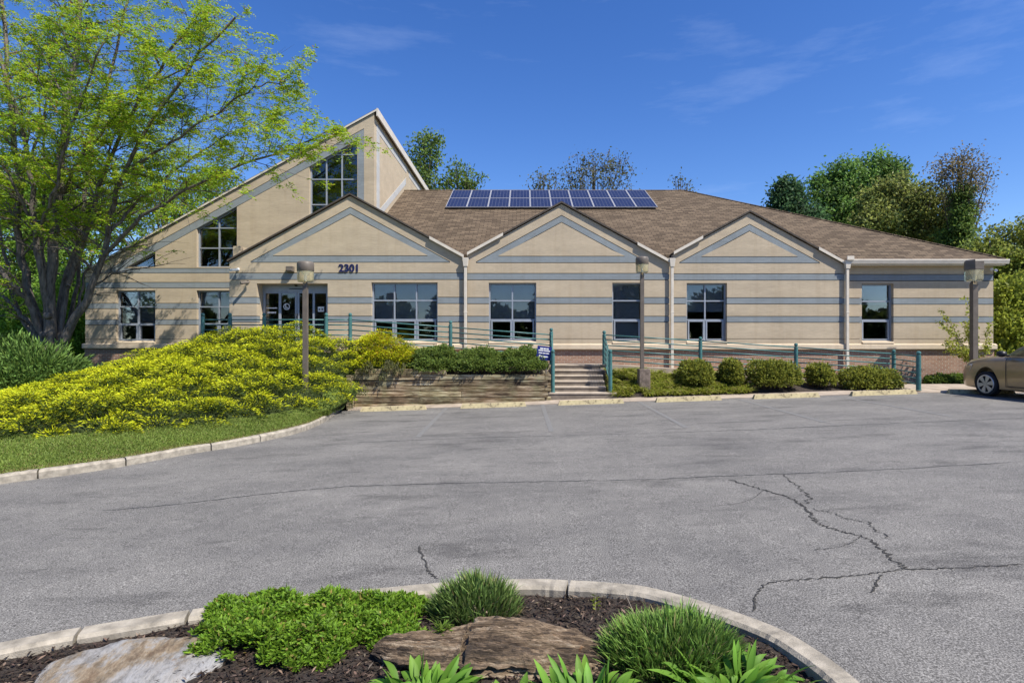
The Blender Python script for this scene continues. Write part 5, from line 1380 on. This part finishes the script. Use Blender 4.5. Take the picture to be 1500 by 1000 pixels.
bt('broadleaf_tree', 'dark green shrubby tree at the right edge beyond the roof corner', 1530, 33, [(1500, 395, 50, 40), (1560, 400, 60, 80), (1430, 380, 26, 30)], 320, 55, .2, (.04, .06, .012), (.11, .14, .03), .25, LG, cr=.6)
# the wood across the road, seen only as a reflection in the windows
wv, wc = [], []
for k in range(30):
    x0_ = -56 + k * 4.6 + random.uniform(-2, 2); c = (x0_, -34 + random.uniform(-5, 5), random.uniform(2.5, 4.8)); h_ = random.uniform(2.6, 5.6)
    p, d_ = ellip(2200, c, (random.uniform(2.5, 4), 3, h_), .4, None, .4, 2); V, C = leaf_arrays(p, rdir(2200), rng.uniform(.6, 1.1, 2200), .6, colv(2200, (.03, .05, .012), .4), colv(2200, (.08, .11, .025), .4)); wv.append(V); wc.append(C)
o = np_mesh('far_wood', np.concatenate(wv), 4, [(0, 1, 2, 3)], np.concatenate(wc), M['leaf'], kind='stuff'); props(o, 'wood across the road reflected in the office windows', 'wood')

# ------------------------------------------------------------------ planted island in the foreground
IZ = .075
isl = MB()
ik = catmull(KI, 90)
cen = Vector((-.3, -.4, 0)); rows = []
def mz(x, y): return A(x) + IZ + .022 * noise.noise(Vector((x * 3, y * 3, 1))) + .012 * noise.noise(Vector((x * 11, y * 11, 4)))
for p in ik:
    d_ = Vector((cen.x - p.x, cen.y - p.y, 0)); r = []; d_n = d_.normalized()
    s0 = Vector((p.x, p.y, 0)) + d_n * .13
    for j in range(56):
        t = (j / 55) ** 1.0; q = s0.lerp(cen, t * .97); r.append((q.x, q.y, mz(q.x, q.y)))
    rows.append(r)
grid_mesh('mulch', rows, M['mulch'])
iko = np.array([(p.x, p.y) for p in ik])
def on_island(X, inset=.17):
    r = np.zeros(len(X), bool); n = len(iko); poly = np.r_[iko, [[2.5, -3], [-6, -3]]]; n = len(poly)
    for i in range(n):
        a, b = poly[i], poly[i - 1]; c = ((a[1] > X[:, 1]) != (b[1] > X[:, 1])) & (X[:, 0] < (b[0] - a[0]) * (X[:, 1] - a[1]) / (b[1] - a[1] + 1e-12) + a[0]); r ^= c
    d = np.min(np.linalg.norm(X[:, None] - iko[None], axis=2), axis=1); return r & (d > inset)
n = 52000
X = np.c_[rng.uniform(-3.6, 2.2, n), rng.uniform(1.6, 4.05, n)]; X = X[on_island(X)]; n = len(X)
P = np.array([(x, y, mz(x, y) + rng.uniform(-.006, .018)) for x, y in X]); a = rng.uniform(0, 2 * pi, n)
D = np.c_[np.cos(a), np.sin(a), rng.normal(0, .28, n)]; cc = colv(n, (.045, .031, .023), .6); lt = rng.random(n) < .13; cc[lt] = colv(lt.sum(), (.20, .145, .105), .4)
Nn = unit(np.c_[rng.normal(0, .3, (n, 2)), np.ones(n)])
o = leaves('mulch_chips', P, D, rng.uniform(.018, .06, n), rng.uniform(.006, .016, n), cc, cc, M['needle'], kind='stuff', N=Nn); props(o, 'loose dark bark chips covering the planted island', 'mulch')
def isle(px, py, dz=0):
    Y = 3.2
    for _ in range(60):
        x = X_(px, Y); Y = F * (EYE - (A(x) + IZ + dz)) / (py - CY)
    x = X_(px, Y); return Vector((x, Y, A(x) + IZ + dz))
# layered boulder
def rock(name, label, c, size, seed, mat, flat=.0, strata=14, rz=0.0, n1=90, n2=46, prof=None):
    mb = MB(); vs = []
    for i in range(n2):
        th = pi * i / (n2 - 1)
        for j in range(n1):
            ph = 2 * pi * j / n1; d_ = Vector((sin(th) * cos(ph), sin(th) * sin(ph), cos(th)))
            e = Vector((math.copysign(abs(d_.x) ** .75, d_.x), math.copysign(abs(d_.y) ** .75, d_.y), math.copysign(abs(d_.z) ** .6, d_.z)))
            q = Vector((e.x * size[0], e.y * size[1], e.z * size[2]))
            nz = noise.fractal(Vector((q.x * 2.2 + seed, q.y * 4, q.z * 9)), 1.0, 2.0, 5); led = noise.noise(Vector((q.x * 1.2, q.y * 1.2 + seed, q.z * strata * 3)))
            led2 = noise.noise(Vector((q.x * 3.5, q.y * 2 + seed, q.z * strata * 7)))
            q += Vector((d_.x * (.05 * nz + .05 * led), d_.y * (.06 * nz + .07 * led + .02 * led2), .014 * nz + .014 * noise.noise(Vector((q.x * 1.8, q.y * 9, seed))) + .004 * noise.noise(Vector((q.x * 9, q.y * 9, seed)))))
            if prof: q.z *= prof(q.x / size[0])
            vs.append(tuple(q))
    mb.v = vs; mb.f = [(i * n1 + j, i * n1 + (j + 1) % n1, (i + 1) * n1 + (j + 1) % n1, (i + 1) * n1 + j) for i in range(n2 - 1) for j in range(n1)]
    o = mb.build(name, M[mat], smooth=True); o.location = c; o.rotation_euler = (0, 0, rz); props(o, label, 'rock'); return o
c = isle(718, 962); mb = MB(); NXr, NTr = 260, 150
HU = ([-.66, -.60, -.45, -.30, -.17, -.13, -.08, .02, .15, .32, .48, .60, .66], [.02, .065, .085, .095, .115, .15, .185, .195, .185, .155, .115, .06, .02])
DU = ([-.66, -.55, -.3, 0, .3, .5, .62, .66], [.03, .12, .19, .23, .235, .20, .13, .04])
PT = [0, .12, .24, .36, .58, .74, .80, .90, 1]; PYr = [1.0, .92, .72, .42, -.22, -.70, -.92, -.86, -.70]; PZr = [-.5, .30, .80, 1.0, .86, .64, .46, .10, -.5]
for i in range(NXr):
    u = -.66 + 1.32 * i / (NXr - 1); Hh, Dd = float(np.interp(u, *HU)), float(np.interp(u, *DU))
    Hh *= .82; Hh *= 1 + .10 * noise.noise(Vector((u * 7, 1, 2))) + .05 * noise.noise(Vector((u * 21, 1, 4))); Dd *= 1 + .10 * noise.noise(Vector((u * 6, 5, 2))) + .06 * noise.noise(Vector((u * 19, 5, 2)))
    for j in range(NTr):
        t_ = j / (NTr - 1); y, z = float(np.interp(t_, PT, PYr)) * Dd, float(np.interp(t_, PT, PZr)) * Hh
        e1 = float(np.interp(t_ + .01, PT, PYr)) * Dd - y; e2 = float(np.interp(t_ + .01, PT, PZr)) * Hh - z; l_ = sqrt(e1 * e1 + e2 * e2) + 1e-6; ny__, nz__ = e2 / l_, -e1 / l_
        tt_ = t_ + .035 * noise.noise(Vector((u * 2.5, 3, 1))) + .05 * u
        st1 = noise.noise(Vector((u * 2.2, tt_ * 17, 7))); st1 = math.copysign(abs(st1) ** .45, st1)
        st2 = noise.noise(Vector((u * 5.0, tt_ * 46, 3))); st3 = noise.fractal(Vector((u * 14, tt_ * 30, 9)), 1.0, 2.0, 4)
        dd = (.030 * st1 + .016 * st2 + .013 * st3 + .02 * noise.noise(Vector((u * 4, t_ * 6, 5)))) * min(1, Hh / .08)
        if abs(u + .13) < .02 and .2 < t_ < .9: dd -= .03
        mb.v.append((u + .012 * noise.noise(Vector((u * 6, tt_ * 20, 2))), y - abs(ny__) * math.copysign(dd, -y) if False else y + ny__ * -dd * -1, z + (-nz__) * -dd))
mb.f = [(i * NTr + j, i * NTr + j + 1, (i + 1) * NTr + j + 1, (i + 1) * NTr + j) for i in range(NXr - 1) for j in range(NTr - 1)] + [tuple(range(NTr)), tuple((NXr - 1) * NTr + j for j in range(NTr - 1, -1, -1))]
o = mb.build('boulder', M['rock']); o.location = (c.x, c.y + .0, c.z); o.rotation_euler = (0, 0, R(-5)); props(o, 'brown layered boulder lying in the mulch in the centre foreground', 'rock')
c = isle(200, 968); rock('flat_stone', 'flat pale stone with brown stains lying in the mulch at the lower left', (c.x + .05, c.y - .05, c.z + .008), (.44, .29, .036), 8.1, 'slab', rz=.24, strata=8)

def mound(name, label, cat, cpx, cpy, hw, hd, h, n, c0, c1, ll, lw, bend, lean=.55, prof=(.6, 1, .7, .1)):
    c = isle(cpx, cpy); t = thing(name, label, cat, tuple(c))
    a = rng.uniform(0, 2 * pi, n); r = np.sqrt(rng.random(n)); ox, oy = np.cos(a) * r * hw, np.sin(a) * r * hd
    lump = np.array([noise.noise(Vector((x * 6 + c.x, y * 6, 2))) for x, y in zip(ox, oy)])
    hh = h * np.sqrt(np.maximum(0, 1 - r ** 2)) * (1 + .35 * lump)
    u = rng.random(n); z = hh * (.25 + .75 * u)
    P = np.c_[c.x + ox, c.y + oy, c.z + z - ll * .35]
    P[:, 2] = np.maximum(P[:, 2], c.z - .02)
    D = np.c_[np.cos(a) * r * lean, np.sin(a) * r * lean, np.full(n, .9)] + rng.normal(0, .22, (n, 3))
    k0, k1 = colv(n, c0, .35), colv(n, c1, .4) * (1 + .5 * lump)[:, None]; dl = rng.random(n) < .07; k1[dl] = colv(dl.sum(), (.34, .29, .13), .3)
    blades('foliage', P, D, rng.uniform(.55, 1.45, n) * ll, rng.uniform(.8, 1.2, n) * lw, bend, prof, k0, k1, M['grassblade'], t)
    m = MB()
    for k in range(14):
        q = c + Vector((random.uniform(-.6, .6) * hw, random.uniform(-.6, .6) * hd, 0)); m.tube([c + Vector((random.uniform(-.05, .05), 0, -.02)), c.lerp(q, .6) + Vector((0, 0, h * .3)), q + Vector((0, 0, h * .5))], [.008, .006, .003], 4)
    m.build('stem', M['twig'], t); return t, c
mound('lavender_clump', 'bushy green lavender clump at the back of the island, against the kerb', 'plant', 697, 898, .27, .20, .24, 2600, (.075, .125, .03), (.20, .30, .08), .085, .0085, .1)
mound('spiky_clump', 'round clump of fine upright green leaves right of the boulder', 'plant', 985, 962, .36, .26, .20, 5200, (.06, .12, .022), (.20, .34, .065), .095, .0075, .15)
# low glossy ground cover, left
t = thing('leafy_ground_cover', 'low spreading mat of small glossy green leaves left of the lavender', 'plant', tuple(isle(465, 915)))
n = 27000; c = isle(462, 918)
a = rng.uniform(0, 2 * pi, n); r = np.sqrt(rng.random(n)); rim = 1 + .38 * np.array([noise.noise(Vector((cos(v) * 1.7, sin(v) * 1.7, 7))) for v in a])
ox, oy = np.cos(a) * r * .70 * rim, np.sin(a) * r * .46 * rim; oy += ox * -.02
gp = np.array([noise.noise(Vector((x * 7, y * 7, 11))) for x, y in zip(ox, oy)]); kp = gp + (1 - r) * .9 > -.12; a, r, ox, oy = a[kp], r[kp], ox[kp], oy[kp]; n = len(a)
hh = .125 * np.sqrt(np.maximum(0, 1.02 - r ** 2)) * (1 + .95 * np.array([noise.noise(Vector((x * 5, y * 5, 3))) for x, y in zip(ox, oy)])); lay = rng.random(n) ** .5
P = np.c_[c.x + ox, c.y + oy, c.z + .01 + hh * lay]; D = np.c_[rng.normal(0, .8, (n, 2)), rng.uniform(.0, .9, n)]
lc0, lc1 = colv(n, (.055, .11, .012), .4), colv(n, (.22, .38, .032), .45); dl = rng.random(n) < .04; lc1[dl] = colv(dl.sum(), (.30, .24, .07), .3); lc0[dl] = lc1[dl]
leaves('foliage', P, D, rng.uniform(.020, .048, n), rng.uniform(.010, .017, n), lc0, lc1, M['leaf'], t)
# broad strappy leaves along the bottom edge
def broad(px, py, n, spread, label, ll=(.14, .25), seed=0):
    c = isle(px, py); t = thing('broadleaf_plant', label, 'plant', tuple(c), 0, None)
    a = rng.uniform(0, 2 * pi, n); rr3 = rng.random(n) ** .6 * spread
    P = np.c_[c.x + np.cos(a) * rr3 * 1.5, c.y + np.sin(a) * rr3 * .8, np.full(n, c.z - .01)]
    D = np.c_[np.cos(a) * rng.uniform(.2, .9, n), np.sin(a) * rng.uniform(.2, .7, n), rng.uniform(.75, 1.2, n)] + rng.normal(0, .1, (n, 3))
    blades('foliage', P, D, rng.uniform(*ll, n), rng.uniform(.032, .052, n), rng.uniform(.1, .95, n), (.35, .75, 1, .95, .6, .03), colv(n, (.08, .18, .022), .2), colv(n, (.19, .36, .05), .3), M['leaf'], t, fold=.16)
    return t
broad(618, 1022, 85, .15, 'clump of long pointed bright green leaves at the bottom edge, in front of the boulder')
broad(862, 1030, 70, .13, 'low clump of pointed green leaves at the bottom edge, between boulder and spiky clump')
broad(1075, 1012, 110, .17, 'tallest clump of broad strappy green leaves at the bottom right by the kerb', (.16, .28))
broad(742, 1040, 20, .10, 'few small pointed leaves at the bottom edge directly below the boulder', (.10, .16))
c = isle(649, 940); t = thing('seedling', 'tiny feathery green seedling on top of the boulder\'s left end', 'plant', (c.x, c.y, c.z + .06))
n = 60; P = np.array([c.x, c.y, c.z + .07]) + rng.normal(0, .012, (n, 3)); leaves('foliage', P, np.c_[rng.normal(0, 1, (n, 2)), rng.uniform(0, 1, n)], .07, .012, colv(n, (.10, .17, .02)), colv(n, (.2, .3, .05)), M['leaf'], t)
MB().tube([(c.x, c.y, c.z), (c.x, c.y, c.z + .08)], .004, 4).build('stem', M['twig'], t)
c = isle(872, 895); t = thing('seedling', 'tiny yellow-green seedling standing alone in the mulch behind the boulder', 'plant', tuple(c))
n = 26; P = np.array([c.x, c.y, c.z + .05]) + rng.normal(0, .01, (n, 3)) * np.array([1, 1, 3]); leaves('foliage', P, np.c_[rng.normal(0, 1, (n, 2)), rng.uniform(0, 1, n)], .03, .012, colv(n, (.16, .2, .02)), colv(n, (.3, .34, .05)), M['leaf'], t)
MB().tube([(c.x, c.y, c.z - .01), (c.x, c.y, c.z + .09)], .003, 4).build('stem', M['twig'], t)
for (a_, b_, lab) in (((655, 892), (690, 912), 'thin dry twig lying between the ground cover and the boulder'), ((916, 882), (934, 918), 'thin dry stalk standing in the mulch behind the spiky clump')):
    p, q = isle(*a_), isle(*b_)
    m = MB()
    if a_[0] < 800: m.tube([p + Vector((-.02, 0, .05)), p.lerp(q, .5) + Vector((0, 0, .03)), q + Vector((.05, 0, .03))], [.004, .005, .003], 5).tube([p.lerp(q, .3) + Vector((0, 0, .04)), q + Vector((.0, .05, .06))], .003, 4)
    else: m.tube([q, q + Vector((-.03, .02, .10)), q + Vector((-.07, .03, .19))], [.004, .003, .002], 5)
    o = m.build('dry_twig', M['twig'], origin=tuple(p)); props(o, lab, 'twig')
